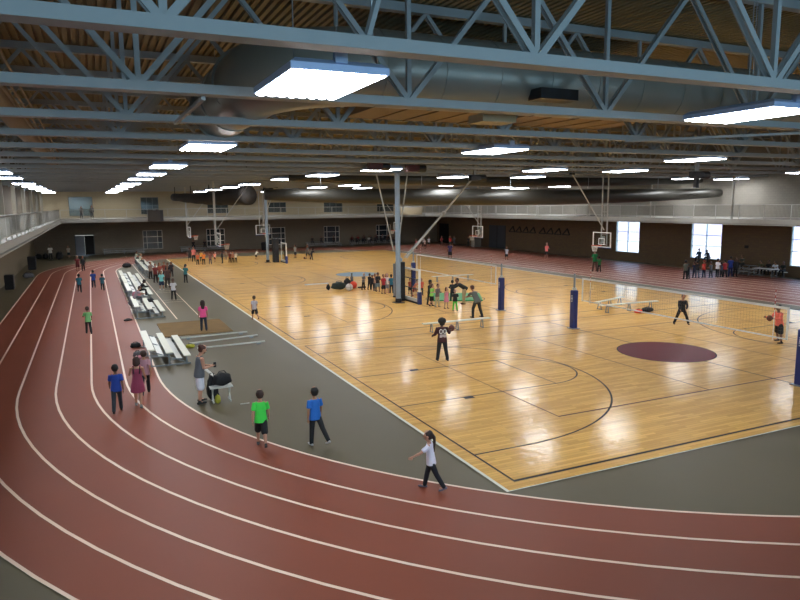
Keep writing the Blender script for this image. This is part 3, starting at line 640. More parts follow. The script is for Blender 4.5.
# far left corner
for i,(x,y,sx,sy,h,lb) in enumerate([(-5.9,57.5,.3,.35,1.1,'black cabinet against the wall under the left balcony, nearest of two'),(-5.6,75,.35,.5,1.3,'black cabinet against the wall under the left balcony, farther of two')]):
    t=thing('storage_cabinet',lb,'cabinet',(x,y,0)); MB().box(-sx,-sy,.04,sx,sy,h).build('body',m_bk,t,bevel=.03); MB().box(sx,-sy*.9,.1,sx+.02,-.02,h-.06).build('door',m_blackm,t); MB().box(sx,.02,.1,sx+.02,sy*.9,h-.06).build('door',m_blackm,t); MB().box(-sx*.9,-sy*.9,0,sx*.9,sy*.9,.04).build('plinth',m_blackm,t)
bag(-5.3,66,.5,.5,m_gyf,'grey covered heap by the left wall between the black cabinets',z=0)
for i,x in enumerate((-6.0,-5.2,-3.8,-1.2*3)): bag(x,90.5-i*.9,.4,.6+.1*i,m_bk,'black heap on the floor in the far left corner, %s from the left'%ORD[i].replace('nearest','first'),z=0,rz=i)
t=thing('waste_bin','black round bin against the far wall right of the second window','bin',(21.4,90.5,0)); MB().tube([(0,0,0),(0,0,1.0)],[.38,.45],16).build('bin_body',m_bk,t); MB().tube([(0,0,1.0),(0,0,1.12)],[.47,.3],16).build('lid',m_blackm,t)
t=thing('waste_bin','pale grey square bin by the dark wall at centre right','bin',(48.8,79.8,0)); MB().box(-.55,-.45,.03,.55,.45,1.25).build('bin_body',mat('pale_grey_plastic','8e8a80',.5),t,bevel=.05); MB().box(-.6,-.5,1.25,.6,.5,1.35).build('lid',MC['grey_fabric'],t)
t=thing('loudspeaker','dark square loudspeaker box hung on the far upper walkway','loudspeaker',(7.2,86.9,4.3)); MB().box(-.85,-.6,0,.55,.5,1.35).build('cabinet',mat('taupe_cabinet','362f27',.6),t); MB().box(.55,-.6,0,.9,.5,1.35).build('side_panel',m_blackm,t); MB().box(-.1,.4,1.2,.1,1.1,1.4).build('bracket',m_frame,t)
t=thing('wall_cabinet','pale solid balcony front panel at the far right corner','panel',(44.0,87.8,4.55)); MB().box(-4.2,-.08,0,.3,.08,1.05).build('panel_face',m_upW,t); MB().box(-4.2,-.1,1.05,.3,.1,1.12).build('cap_rail',m_railw,t)
for i,(y,g_) in enumerate([(73.1,0),(71.6,0),(70.1,0),(68.6,0),(66.6,1),(65.1,1),(63.6,1),(62.1,1)]):
    t=MB(); a=(XR-.05,y+.62,2.35);b_=(XR-.05,y-.62,2.35);c=(XR-.05,y-.25,3.05)
    t.bar(a,b_,.1,.1,up=(1,0,0)); t.bar(b_,c,.1,.1,up=(1,0,0)); t.bar(c,a,.1,.1,up=(1,0,0))
    tag(t.build('triangle_frame',m_bk),'dark open triangle mounted on the brown wall, %s from the left of eight'%ORD[i].replace('nearest','first'),'wall bracket','row of triangles on the brown wall')
tag(MB().box(XR-.12,38.3,2.1,XR-.0,38.6,2.35).build('wall_speaker',m_bk),'tiny dark box on the brown wall above the seated group','box')
# ================================================================ PEOPLE
def remesh(mb,vox,name,mater,smooth_it=2):
    me=bpy.data.meshes.new('t'); me.from_pydata(mb.v,[],mb.f); me.update()
    o=bpy.data.objects.new('t',me); COL.objects.link(o)
    r=o.modifiers.new('r','REMESH'); r.mode='VOXEL'; r.voxel_size=vox; r.use_smooth_shade=True
    s=o.modifiers.new('s','SMOOTH'); s.iterations=smooth_it; s.factor=.5
    dg=bpy.context.evaluated_depsgraph_get(); out=bpy.data.meshes.new_from_object(o.evaluated_get(dg)); out.name=name
    bpy.data.objects.remove(o); bpy.data.meshes.remove(me)
    out.materials.clear(); out.materials.append(mater); out.polygons.foreach_set('use_smooth',[True]*len(out.polygons)); return out
def loft(mb,cs,rs,up_side=Vector((1,0,0)),n=12,cap=1.0):
    """closed lofted solid: centres cs, radii (across side, across depth)"""
    cs=[Vector(c) for c in cs]; rings=[]
    d0=(cs[1]-cs[0]).normalized(); d1=(cs[-1]-cs[-2]).normalized()
    C=[];R=[]
    for t in (75,45,20): k=cos(radians(t)); C.append((cs[0]-d0*cap*min(rs[0])*sin(radians(t)),d0)); R.append((rs[0][0]*k,rs[0][1]*k))
    for i,c in enumerate(cs):
        d=(cs[min(i+1,len(cs)-1)]-cs[max(i-1,0)]).normalized(); C.append((c,d)); R.append(rs[i])
    for t in (20,45,75): k=cos(radians(t)); C.append((cs[-1]+d1*cap*min(rs[-1])*sin(radians(t)),d1)); R.append((rs[-1][0]*k,rs[-1][1]*k))
    b=len(mb.v)
    for (c,d),(ra,rb) in zip(C,R):
        s=(up_side-d*up_side.dot(d))
        s = s.normalized() if s.length>.05 else d.orthogonal().normalized()
        f=d.cross(s)
        for k in range(n): t=2*pi*k/n; mb.v.append(tuple(c+s*cos(t)*ra+f*sin(t)*rb))
    for i in range(len(C)-1):
        for k in range(n): a=b+i*n+k; q=b+i*n+(k+1)%n; mb.f.append((a,q,q+n,a+n))
    mb.f.append(tuple(b+k for k in range(n))[::-1]); mb.f.append(tuple(b+(len(C)-1)*n+k for k in range(n)))
def limb(mb,pts,rs): loft(mb,pts,[(r,r) for r in rs],Vector((1,.03,.02)),10)
# pose: lean, head pitch, arms (swing, abduct, elbow, inward), legs (swing, abduct, knee)
PO={
'stand':(2,0,((4,9,12,0),(2,9,14,0)),((2,3,2),(-3,4,2))),
'walk':(3,0,((22,9,18,0),(-20,9,10,0)),((-20,2,6),(20,2,10))),
'walkr':(3,0,((-16,10,12,0),(14,10,16,0)),((20,1,12),(-22,1,22))),
'walk2':(3,4,((20,16,95,.3),(10,12,40,0)),((16,1,6),(-14,1,12))),
'stride':(2,-6,((-8,10,10,0),(8,14,18,0)),((2,4,2),(-24,9,12))),
'girlwalk':(6,0,((50,24,14,0),(-18,12,20,0)),((-24,3,8),(16,3,4))),
'look':(5,18,((8,8,78,.45),(4,8,86,.5)),((4,4,3),(-4,5,3))),
'hold':(3,10,((8,8,95,.45),(8,8,90,.5)),((2,4,2),(-4,5,3))),
'arms':(3,5,((10,14,70,.35),(4,10,20,0)),((3,5,3),(-4,5,3))),
'ballr':(3,0,((6,16,62,0),(16,26,88,-.3)),((3,6,3),(-6,6,6))),
'bendlite':(32,0,((38,8,40,.4),(34,8,46,.4)),((14,10,22),(-2,12,8))),
'bend':(58,-25,((62,6,22,.2),(58,6,26,.2)),((10,4,8),(2,5,6))),
'astride':(16,10,((22,8,40,.4),(20,8,30,.2)),((14,20,24),(-4,18,12))),
'catch':(8,0,((34,16,62,.1),(26,14,70,.1)),((6,10,6),(-8,10,10))),
'jog':(8,0,((30,8,88,.2),(-30,8,80,.1)),((30,2,30),(-20,2,40))),
'jogr':(8,0,((-30,8,80,.1),(30,10,88,.2)),((-24,2,50),(26,2,26))),
'phone':(3,20,((40,12,120,.2),(10,10,90,.4)),((2,3,2),(-3,4,2))),
'sit':(10,6,((22,8,60,.25),(18,8,66,.3)),((86,7,84),(84,8,80))),
'sit2':(26,20,((40,6,50,.3),(38,6,56,.35)),((84,8,86),(88,6,84))),
}
def rig(pose):
    lean,hp,arms,legs=PO[pose]; J={}
    l=radians(lean); sd=Vector((0,sin(l),cos(l))); P=Vector((0,0,.53)); J['P']=P; J['sd']=sd; J['fw']=Vector((0,cos(l),-sin(l)))
    J['neck']=P+sd*.305; h=radians(lean*.5+hp); hd=Vector((0,sin(h),cos(h))); J['hd']=hd; J['hf']=Vector((0,cos(h),-sin(h))); J['head']=J['neck']+hd*.098+J['hf']*.008
    for s,k in ((-1,0),(1,1)):
        a,b,e,c=arms[k]; a_=radians(a);b_=radians(b)
        sh=P+sd*.262+Vector((s*.1,0,0)); d=Vector((s*sin(b_),sin(a_)*cos(b_),-cos(a_)*cos(b_))); el=sh+d*.165
        f=radians(a+e); d2=Vector((s*sin(b_)*.5-s*c,sin(f),-cos(f))).normalized(); wr=el+d2*.14; J['arm',s]=(sh,el,wr,d2)
        hs,ab,kn=legs[k]; h_=radians(hs); ab_=radians(ab); hip=P+Vector((s*.048,0,-.01)); d=Vector((s*sin(ab_),sin(h_),-cos(h_)*cos(ab_))).normalized(); kne=hip+d*.245
        g=radians(hs-kn); d3=Vector((s*sin(ab_),sin(g),-cos(g))).normalized(); an=kne+d3*.235; J['leg',s]=(hip,kne,an,d3)
    zmin=min(J['leg',s][2].z for s in (-1,1))-.045; J['dz']=-zmin; return J
MESHC={}
def body_mesh(pose,near,kid):
    J=rig(pose); mb=MB(); P,sd=J['P'],J['sd']
    loft(mb,[P-sd*.03,P+sd*.02,P+sd*.1,P+sd*.19,P+sd*.255],[(.074,.056),(.08,.058),(.066,.048),(.078,.054),(.075,.045)])
    limb(mb,[P+sd*.25,J['neck'],J['head']-J['hd']*.02],[.042,.029,.03])
    hs=1.18 if kid else 1.02
    hc=J['head']; hd,hf=J['hd'],J['hf']
    loft(mb,[hc-hd*.045*hs+hf*.012,hc-hd*.02*hs+hf*.006,hc+hd*.015*hs,hc+hd*.04*hs],[(.034*hs,.04*hs),(.048*hs,.056*hs),(.054*hs,.062*hs),(.044*hs,.05*hs)])
    loft(mb,[hc+hf*.055*hs+hd*.008,hc+hf*.068*hs-hd*.014*hs],[(.008,.008),(.012,.01)])
    for s in (-1,1):
        loft(mb,[hc+Vector((s*.054*hs,0,0))-hd*.014,hc+Vector((s*.057*hs,0,0))+hd*.012],[(.008,.014),(.009,.016)])
        sh,el,wr,d2=J['arm',s]; limb(mb,[sh-Vector((s*.02,0,0)),sh,(sh+el)/2,el,(el*2+wr)/3,wr],[.03,.033,.029,.024,.025,.016])
        side=d2.cross(Vector((0,1,0))) ; side=side.normalized() if side.length>.1 else Vector((1,0,0))
        loft(mb,[wr,wr+d2*.025,wr+d2*.052],[(.012,.016),(.011,.023),(.009,.022)],side)
        hip,kn,an,d3=J['leg',s]; limb(mb,[hip,(hip+kn)/2,kn,(kn*2+an)/3,an],[.054,.046,.034,.034,.021])
        limb(mb,[an,an+Vector((0,.06,-.03))],[.021,.02])
    me=remesh(mb,.0085 if near else .014,'person_body',MC['skin_default'],2 if near else 1)
    if near:   # five fingers per hand, rooted in the palm and lightly curled
        f=MB()
        for s in (-1,1):
            sh,el,wr,d2=J['arm',s]; side=d2.cross(Vector((0,1,0))); side=side.normalized() if side.length>.1 else Vector((1,0,0))
            wide=d2.cross(side).normalized(); inw=side*(-s if side.x*1>0 else s)
            for k,L in enumerate((.036,.042,.04,.032)):
                a=wr+d2*.05+wide*(-.0165+.011*k); b_=a+d2*L*.5+inw*.004; c=b_+d2*L*.4+inw*.012
                loft(f,[a,b_,c],[(.0052,.0052),(.0048,.0048),(.0038,.0038)],side,6)
            a=wr+d2*.02+wide*.02; b_=a+d2*.018+wide*.012+inw*.006; c=b_+d2*.018+inw*.006; loft(f,[a,b_,c],[(.0065,.0065),(.0056,.0056),(.0045,.0045)],side,6)
        bm=bmesh.new(); bm.from_mesh(me); fm=bpy.data.meshes.new('f'); fm.from_pydata(f.v,[],f.f); bm.from_mesh(fm)
        for fc in bm.faces: fc.smooth=True
        bm.to_mesh(me); bm.free(); bpy.data.meshes.remove(fm)
    return me
def top_mesh(pose,kind,near):
    J=rig(pose); mb=MB(); P,sd=J['P'],J['sd']; e=.012
    if kind=='dress':
        loft(mb,[P-Vector((0,-.01,.21)),P-Vector((0,0,.1)),P-sd*.01,P+sd*.1,P+sd*.19,P+sd*.25],[(.142,.118),(.13,.105),(.108,.082),(.088,.064),(.092,.066),(.07,.046)],n=16,cap=.1)
    else:
        b0=P-sd*.06-Vector((0,0,.012))
        loft(mb,[b0,P-sd*.02,P+sd*.1,P+sd*.19,P+sd*.25,P+sd*.278],[(.113,.084),(.108,.08),(.092,.068),(.094,.067),(.092,.056),(.06,.042)],n=16,cap=.12)
    for s in (-1,1):
        sh,el,wr,d2=J['arm',s]
        if kind=='tee': q=sh.lerp(el,.68); loft(mb,[sh-Vector((s*.035,0,.004)),sh-Vector((0,0,.004)),q],[(.034,.034),(.039,.039),(.042,.042)],Vector((1,.03,.02)),10,cap=.5)
        elif kind=='long': limb(mb,[sh-Vector((s*.035,0,.004)),sh-Vector((0,0,.004)),(sh+el)/2,el,wr],[.034,.039,.037,.033,.026])
        elif kind in('tank','dress'): limb(mb,[P+sd*.23+Vector((s*.06,0,0)),P+sd*.29+Vector((s*.062,0,0))],[.03,.02])
    return remesh(mb,.0085 if near else .014,'person_top',MC['skin_default'],1)
def bottom_mesh(pose,kind,near):
    J=rig(pose); mb=MB(); P,sd=J['P'],J['sd']
    loft(mb,[P-Vector((0,0,.045)),P,P+sd*.045],[(.085,.068),(.089,.067),(.082,.062)],n=16)
    for s in (-1,1):
        hip,kn,an,d3=J['leg',s]
        if kind=='pants': limb(mb,[hip,(hip+kn)/2,kn,(kn+an)/2,an.lerp(kn,.04)],[.054,.052,.044,.041,.037])
        else: limb(mb,[hip,hip.lerp(kn,.5),hip.lerp(kn,.95)],[.056,.06,.062])
    return remesh(mb,.0085 if near else .014,'person_bottom',MC['skin_default'],1)
def shoe_mesh(pose,s,near):
    J=rig(pose); hip,kn,an,d3=J['leg',s]; mb=MB(); lift=an.z-.045+J['dz']
    fwd=Vector((0,1,0)); dn=Vector((0,0,-1))
    if 'jog' in pose and d3.y<-.5: fwd=Vector((0,.5,-.87)); dn=Vector((0,-.87,-.5))
    elif lift>.015 and d3.y<-.1: fwd=Vector((0,.9,-.43)); dn=Vector((0,-.43,-.9))
    c=an+dn*.024
    loft(mb,[c-fwd*.03,c+fwd*.02,c+fwd*.07,c+fwd*.1],[(.024,.021),(.027,.022),(.029,.018),(.022,.014)],n=10)
    limb(mb,[an+dn*-.01,an+dn*.02],[.026,.026])
    return remesh(mb,.008,'person_shoe',MC['skin_default'],1)
def hair_mesh(pose,kind,kid,near):
    J=rig(pose); mb=MB(); hs=1.18 if kid else 1.02; hc=J['head']; hd,hf=J['hd'],J['hf']
    if kind=='afro':
        for k in range(26):
            a=k*2.4; z=-.4+1.4*((k*7)%26)/26; r=math.sqrt(max(0,1-min(1,z*z*.8))); mb.ball(hc+hd*(.03+.05*z)+hf*(-.02+.045*r*sin(a))+Vector((.06*r*cos(a),0,0)),.036,8,6)
        loft(mb,[hc-hd*.04-hf*.03,hc+hd*.05-hf*.012],[(.06,.05),(.068,.066)])
    else:
        loft(mb,[hc-hd*.032*hs-hf*.026*hs,hc+hd*.0-hf*.02*hs,hc+hd*.03*hs-hf*.01*hs,hc+hd*.052*hs-hf*.004*hs],[(.045*hs,.036*hs),(.058*hs,.052*hs),(.06*hs,.062*hs),(.048*hs,.052*hs)],n=14,cap=.55)
        if kind in('long','bob'):
            L=.19 if kind=='long' else .09
            loft(mb,[hc-hf*.035*hs+hd*.02,hc-hf*.045*hs-hd*.06,hc-hf*.05*hs-hd*L],[(.058*hs,.04*hs),(.062*hs,.034),(.05,.022)],n=12)
            for s in(-1,1): loft(mb,[hc+Vector((s*.052*hs,0,0))+hd*.03,hc+Vector((s*.056*hs,0,0))-hd*.07],[(.016,.026),(.014,.022)])
        if kind in('pony','ponylong'):
            L=.27 if kind=='ponylong' else .11
            loft(mb,[hc-hf*.06*hs+hd*.03,hc-hf*.085*hs-hd*.02,hc-hf*.085*hs-hd*.1,hc-hf*.07*hs-hd*L],[(.02,.02),(.03,.026),(.032,.024),(.012,.01)])
        if kind=='bun': mb.ball(hc-hf*.055+hd*.05,.032,10,8)
    return remesh(mb,.0085 if near else .013,'person_hair',MC['skin_default'],1)
mat('skin_default','a07058',.6)
def getm(key,fn,*a):
    if key not in MESHC: MESHC[key]=fn(*a)
    return MESHC[key]
def cm_(pre,h,rough=.75): return mat(pre+'_'+h,h,rough,var=.1,scale=14)
def person(x,y,h,head,pose,hair,hc,top,tc,bot,bc,skin,shoe,label,group=None,near=False,z=None,seat=None):
    if near: pass
    kid=h<1.5
    if pose=='bendlite': h/= .93
    if pose=='bend': h/= .8
    J=rig(pose); t=thing('person',label,'person',(0,0,0),-radians(head),group)
    onwood = WX0<x<WX1 and WY0<y<WY1
    z0 = z if z is not None else (.0225 if onwood else .012)
    if seat is not None: z0=seat-(.53-.09+J['dz'])*h; 
    t.location=(x,y,z0); wd=1.12 if (h>1.6 and near) else 1.0; t.scale=(h*wd,h*(1+(wd-1)*.6),h)
    def put(nm,me,mm):
        o=new_obj(nm,me,t,(0,0,J['dz'])); 
        if len(me.materials)==0: me.materials.append(mm)
        o.material_slots[0].link='OBJECT'; o.material_slots[0].material=mm; return o
    put('body',getm(('b',pose,near,kid),body_mesh,pose,near,kid),cm_('skin',skin,.55))
    put({'dress':'dress','tank':'tank_top'}.get(top,'shirt'),getm(('t',pose,top,near),top_mesh,pose,top,near),cm_('cloth',tc))
    if bot: put('trousers' if bot=='pants' else 'shorts',getm(('p',pose,bot,near),bottom_mesh,pose,bot,near),cm_('cloth',bc))
    for s in (-1,1): put('shoe',getm(('s',pose,s,near),shoe_mesh,pose,s,near),cm_('shoe',shoe))
    if hair!='bald': put('hair',getm(('h',pose,hair,kid,near),hair_mesh,pose,hair,kid,near),cm_('hair',hc,.6))
    else: put('hair',getm(('h',pose,'short',kid,near),hair_mesh,pose,'short',kid,near),cm_('hair',hc,.7))
    if near:
        hs=1.18 if kid else 1.02; c=J['head']; 
        for s in(-1,1): put('eye',MB().ball(c+J['hf']*.056*hs+Vector((s*.02*hs,0,0))+J['hd']*.006,.0075,8,6).mesh('eye',cm_('eye','16100e',.2),True),cm_('eye','16100e',.2))
        put('mouth',MB().ball(c+J['hf']*.05*hs-J['hd']*.034*hs,.013,8,6,(1,.5,.35)).mesh('mouth',cm_('lip','7a3a34',.5),True),cm_('lip','7a3a34',.5))
    return t,J
PEOPLE=[
(0.34, 20.99, 1.44, 4, 'walk', 'short', '14100e', 'tee', '1c3f96', 'pants', '2b2f36', '6a4632', '2a1512', 'boy in a royal blue t-shirt and dark trousers walking up the red track'),
(0.95, 21.23, 1.56, 8, 'walk2', 'bob', '3a2015', 'dress', '8c3550', None, None, 'b98468', '7d7a78', 'woman in a plum sleeveless knee-length dress walking on the track'),
(1.25, 22.66, 1.44, 6, 'walk', 'short', '3a2418', 'tee', 'a87e88', 'pants', '18161c', 'a8785c', '22201f', 'person in a pale mauve shirt and black trousers ahead of the plum dress'),
(-0.46, 35.01, 1.32, 350, 'walk2', 'short', '2a1c14', 'tee', '6fae6c', 'pants', '1a1d22', '8a5f48', '181818', 'child in a pale green t-shirt and black trousers alone on the middle track lanes'),
(3.56, 16.16, 1.47, 10, 'walkr', 'short', '33201a', 'tee', '3fd34a', 'shorts', '0e0e12', 'b08068', '3a3638', 'boy in a bright green t-shirt and black shorts at the edge of the track'),
(4.84, 15.68, 1.48, 350, 'stride', 'short', '0e0c0c', 'tee', '1a63b4', 'pants', '15161a', 'a07458', 'b8b8b8', 'boy in a bright blue t-shirt and black trousers on the grey floor'),
(6.24, 11.99, 1.3, 305, 'girlwalk', 'ponylong', '2a1a14', 'tee', 'e0dcea', 'pants', '14161f', 'b98870', '6e6676', 'girl in a white top with a long dark ponytail walking on the red track'),
(2.73, 20.8, 1.81, 80, 'look', 'bun', '4a2418', 'tank', '5a6068', 'shorts', 'dcdce6', 'c08e74', '20201f', 'bearded man in a grey tank top and white shorts beside the bag stand'),
(4.68, 33.15, 1.49, 5, 'stand', 'long', '2a1612', 'tee', 'e0508c', 'pants', '1f2a3c', 'b08070', '221a18', 'woman with long dark hair in a pink t-shirt and jeans standing before the sand pit'),
(7.64, 35.1, 1.3, 350, 'walkr', 'bald', '3a2418', 'tee', 'b8b4bc', 'shorts', '101018', 'a8785c', '8a6a58', 'child in a pale grey shirt and black shorts running onto the wood court edge'),
(12.09, 22.25, 1.63, 12, 'ballr', 'afro', '0c0a0a', 'long', '3a1218', 'pants', '101218', '5a3c30', '2a2a2e', 'child in a dark maroon jersey numbered 00 holding a basketball'),
(18.44, 30.02, 1.68, 345, 'bendlite', 'short', '4a2a20', 'tee', '5c6058', 'pants', '1e2228', '9a6c54', '141414', 'adult in a grey shirt and dark trousers leaning forward behind the nearest long bench'),
(26.27, 23.5, 1.6, 215, 'astride', 'short', '1a1010', 'long', '10131c', 'pants', '0d0f16', 'a07058', '151515', 'person all in black standing astride behind the near volleyball net'),
(26.52, 18.52, 1.65, 285, 'catch', 'short', '100c0c', 'long', 'f27460', 'shorts', '121218', '7a5240', '141414', 'person in a coral long-sleeved shirt and black shorts behind the near volleyball net'),
(-1.07, 52.41, 1.37, 0, 'jogr', 'short', '141010', 'tee', '1c6070', 'pants', '182028', '5a4034', '202020', 'jogger in a teal shirt, leftmost of the three running abreast on the track'),
(-0.14, 55.16, 1.37, 0, 'jog', 'short', '141010', 'tee', '24479a', 'pants', '141828', '6a4a3a', '202020', 'jogger in a blue shirt, middle and farthest of the three running abreast on the track'),
(0.45, 52.82, 1.25, 0, 'jogr', 'short', '141010', 'tee', '1d4f5c', 'pants', '141a20', '6a4a3a', '202020', 'jogger in a dark teal shirt, rightmost of the three running abreast on the track'),
(-1.46, 70.86, 1.49, 180, 'walk', 'short', 'b8a890', 'tee', '6e1f24', 'shorts', '5a1a20', 'a07860', '3a2020', 'person in a maroon outfit walking at the far left bend of the track'),
(-0.98, 70.57, 1.45, 180, 'walk', 'short', '101010', 'long', '15151a', 'pants', '101014', '6a4a3a', '3a2020', 'person all in black beside the one in maroon at the far left bend'),
(-4.56, 87.57, 1.75, 180, 'stand', 'short', '1a1410', 'tee', 'd8d4cc', 'pants', '18181c', '6a4a3a', 'b0b0b0', 'person in a white t-shirt standing in the dark far left corner'),
(-2.72, 89.82, 1.45, 200, 'stand', 'short', '3a2a1e', 'tee', 'b0a898', 'shorts', '1f3038', '9a7058', '5a6a70', 'person in a beige t-shirt left of the open grey door'),
(4.4, 51.26, 1.4, 180, 'arms', 'short', '201410', 'tee', '7fc8c4', 'shorts', '1c2c48', '9a6c54', 'd0d0d0', 'person in a pale turquoise t-shirt and navy shorts on the runway'),
(4.6, 45.31, 1.39, 190, 'arms', 'short', '100c0c', 'tee', 'c8c8cc', 'pants', '0f1014', '5a4034', '181818', 'person in a white jersey and black trousers nearest on the runway'),
(6.57, 55.02, 1.48, 30, 'phone', 'pony', '1a1210', 'tee', '2a6a6c', 'pants', '141518', '9a7058', '1c1c1c', 'girl in a teal top and black leggings alone between runway and wood court'),
(4.93, 52.3, 1.66, 170, 'stand', 'short', '2a1a14', 'tee', '4a3028', 'pants', '2c2018', '7a523e', '2a2a2a', 'person in a dark brown top behind the turquoise shirt on the runway'),
(4.41, 56.26, 1.53, 160, 'stand', 'short', '3a1c16', 'tee', '7a2a28', 'pants', '241a18', '9a6c54', '2a2a2a', 'child in a dark red top at the left of the crowd by the far bleachers'),
(4.91, 58.41, 1.42, 150, 'arms', 'long', '6a3a22', 'tee', 'a04838', 'pants', '2a201c', 'a87c60', '2a2a2a', 'child in a rust top with auburn hair in the crowd by the far bleachers'),
(5.36, 59.01, 1.44, 200, 'stand', 'short', '3a2018', 'tee', '8a4030', 'pants', '221a18', '9a6c54', '2a2a2a', 'child in a brick red top in the middle of the crowd by the far bleachers'),
(5.47, 57.26, 1.49, 210, 'arms', 'short', '141010', 'long', '1c1820', 'pants', '18161a', '7a523e', '2a2a2a', 'child in a black hoodie at the right of the crowd by the far bleachers'),
(4.29, 59.62, 1.44, 140, 'stand', 'short', '5a3020', 'tee', '8a7468', 'pants', '2c2624', 'a87c60', '2a2a2a', 'child in a taupe top at the left end of the crowd by the far bleachers'),
(6.07, 60.38, 1.31, 200, 'stand', 'long', '2a1610', 'tee', '30282a', 'pants', '18161a', '9a6c54', '2a2a2a', 'child in a charcoal top farthest right in the crowd by the far bleachers'),
(9.69, 76.45, 1.5, 190, 'stand', 'short', '1a1210', 'tee', '3a3230', 'shorts', '3a3434', '7a523e', '5a4a40', 'child in a dark top at the left end of the group on the far court'),
(9.99, 75.51, 1.65, 180, 'stand', 'short', '3a1c16', 'tee', 'e88078', 'pants', '14181f', '9a6c54', '501818', 'tall person in a salmon pink shirt in the group on the far court'),
(9.83, 71.41, 1.25, 170, 'stand', 'short', '6a3a20', 'tee', 'd87048', 'pants', '1a1818', 'a87c60', '141414', 'child in a dull orange shirt in the group on the far court'),
(10.73, 75.06, 1.21, 200, 'arms', 'short', '9a6a30', 'tee', 'e8b050', 'pants', '181818', 'a87c60', '202020', 'child in a yellow-orange shirt partly hidden in the group on the far court'),
(10.39, 71.07, 1.35, 180, 'stand', 'short', '3a2018', 'tee', 'f08838', 'pants', '12121a', '9a6c54', '101010', 'child in a vivid orange shirt in the middle of the group on the far court'),
(11.09, 71.31, 1.26, 180, 'arms', 'short', '3a2018', 'tee', '8a5a50', 'pants', '4a3c40', '9a6c54', '2a2a2a', 'child in a brown shirt in the group on the far court'),
(12.04, 74.26, 1.1, 160, 'walk', 'short', '5a3020', 'tee', 'f0a090', 'shorts', '5a2828', 'b08870', '2a2a2a', 'child in a light pink shirt, right end of the group on the far court'),
(12.43, 71.87, 1.33, 260, 'stand', 'short', '101010', 'long', '16161c', 'pants', '101014', '6a4a3a', '141414', 'person all in black below the far left hoop'),
(13.61, 76.34, 1.13, 180, 'stand', 'short', '6a5a48', 'tee', '8a7a70', 'pants', '6a605a', 'a87c60', '5a5a5a', 'person in a grey-brown outfit behind the black figure below the far left hoop'),
(13.26, 72.07, 1.18, 180, 'stand', 'short', '3a2018', 'tee', '7a3a30', 'pants', '241818', '9a6c54', '2a2a2a', 'child in a maroon shirt, left of three in a row right of the hoop'),
(13.54, 71.9, 1.18, 180, 'stand', 'short', '6a4028', 'tee', 'a8705a', 'pants', '1a1616', 'a87c60', '2a2a2a', 'child in a pale brown shirt, middle of three in a row right of the hoop'),
(13.95, 72.36, 1.14, 180, 'stand', 'bald', '8a7a60', 'tee', 'e8e0d0', 'pants', '3a3430', 'b89078', '2a2a2a', 'child in a cream shirt, right of the three in a row right of the hoop'),
(16.77, 75.19, 0.85, 60, 'bendlite', 'short', '8a7a60', 'tee', 'f0ece4', 'shorts', '14141a', 'a87c60', '5a3028', 'child in a white shirt bending alone on the far court'),
(21.29, 74.84, 1.51, 240, 'stand', 'short', '2a1c14', 'tee', '8a8c8a', 'shorts', '1c2430', '8a5f48', '3a3a3a', 'person in grey t-shirt and dark shorts on the far court right of the column'),
(22.13, 72.66, 1.59, 240, 'walk', 'short', '2a1c14', 'tee', '5a5c5a', 'shorts', '2a2c30', '8a5f48', '3a3a3a', 'person in a grey t-shirt striding beside a ball on the far court'),
(22.07, 71.12, 1.23, 60, 'bendlite', 'short', '101010', 'tee', '22242a', 'pants', '14161a', '6a4a3a', '1a1a1a', 'person in a dark outfit crouching beside the striding one on the far court'),
(17.45, 43.93, 1.19, 150, 'hold', 'short', 'c8b8a0', 'tee', '6a6460', 'pants', '14141a', 'b08870', '141414', 'child in a grey-brown shirt, left end of the line of people before the blue circle'),
(17.83, 43.72, 1.16, 160, 'hold', 'short', '181010', 'long', '1a1a20', 'pants', '121216', '6a4a3a', '141414', 'child in a black top, second from the left of the line before the blue circle'),
(17.91, 43.35, 1.08, 200, 'arms', 'short', '181010', 'long', '24242c', 'pants', '16161c', '7a523e', '141414', 'child in a charcoal top, third from the left of the line before the blue circle'),
(17.97, 43.0, 1.21, 140, 'stand', 'long', '8a5a40', 'tee', 'a07868', 'pants', '3a3c44', 'b08870', '3a3a3a', 'child with light brown hair in a dusty pink top before the blue circle'),
(17.93, 42.41, 1.34, 180, 'hold', 'short', '120c0c', 'long', '1c1c24', 'shorts', '6a7a82', '7a523e', '141414', 'tall child in a black top and grey shorts before the blue circle'),
(17.86, 41.26, 1.31, 170, 'stand', 'short', '2a1410', 'tee', 'b02c34', 'shorts', '121216', 'a07058', '141414', 'child in a red shirt and black shorts left of the steel column'),
(18.17, 41.38, 1.35, 200, 'stand', 'long', '4a2a1c', 'tee', 'd8d0d0', 'shorts', '8a8a98', 'c09080', 'a06060', 'child with long hair in a white top and light shorts left of the steel column'),
(18.44, 41.23, 1.28, 10, 'stand', 'short', '120c0c', 'tee', '1c6680', 'pants', '181c28', '8a5f48', '181818', 'child in a teal shirt and dark trousers just left of the steel column'),
(19.34, 40.15, 1.06, 180, 'stand', 'short', '3a2018', 'tee', 'a85038', 'shorts', '2a2a2a', 'a87c60', '4a2a2a', 'child in a rust orange shirt seen through the lowered backboard'),
(19.28, 39.34, 1.01, 150, 'bendlite', 'short', '4a2a1c', 'tee', 'c8705a', 'shorts', '7a2a28', 'b08870', 'a03030', 'child in a salmon shirt bending, seen through the lowered backboard'),
(19.69, 39.11, 1.14, 180, 'stand', 'short', '2a1410', 'tee', 'c05038', 'pants', '1a1c28', '9a6c54', 'a03030', 'child in an orange-red shirt right of the lowered backboard'),
(18.33, 35.33, 1.47, 150, 'hold', 'afro', '100c0c', 'long', '16161c', 'pants', '121216', '5a4034', '141414', 'person in black with curly hair behind the child in light green'),
(18.17, 34.74, 1.33, 150, 'hold', 'long', '4a3020', 'tee', '8ecb5c', 'shorts', '101014', 'c09080', '141414', 'child in a light green top and black shorts before the green mat'),
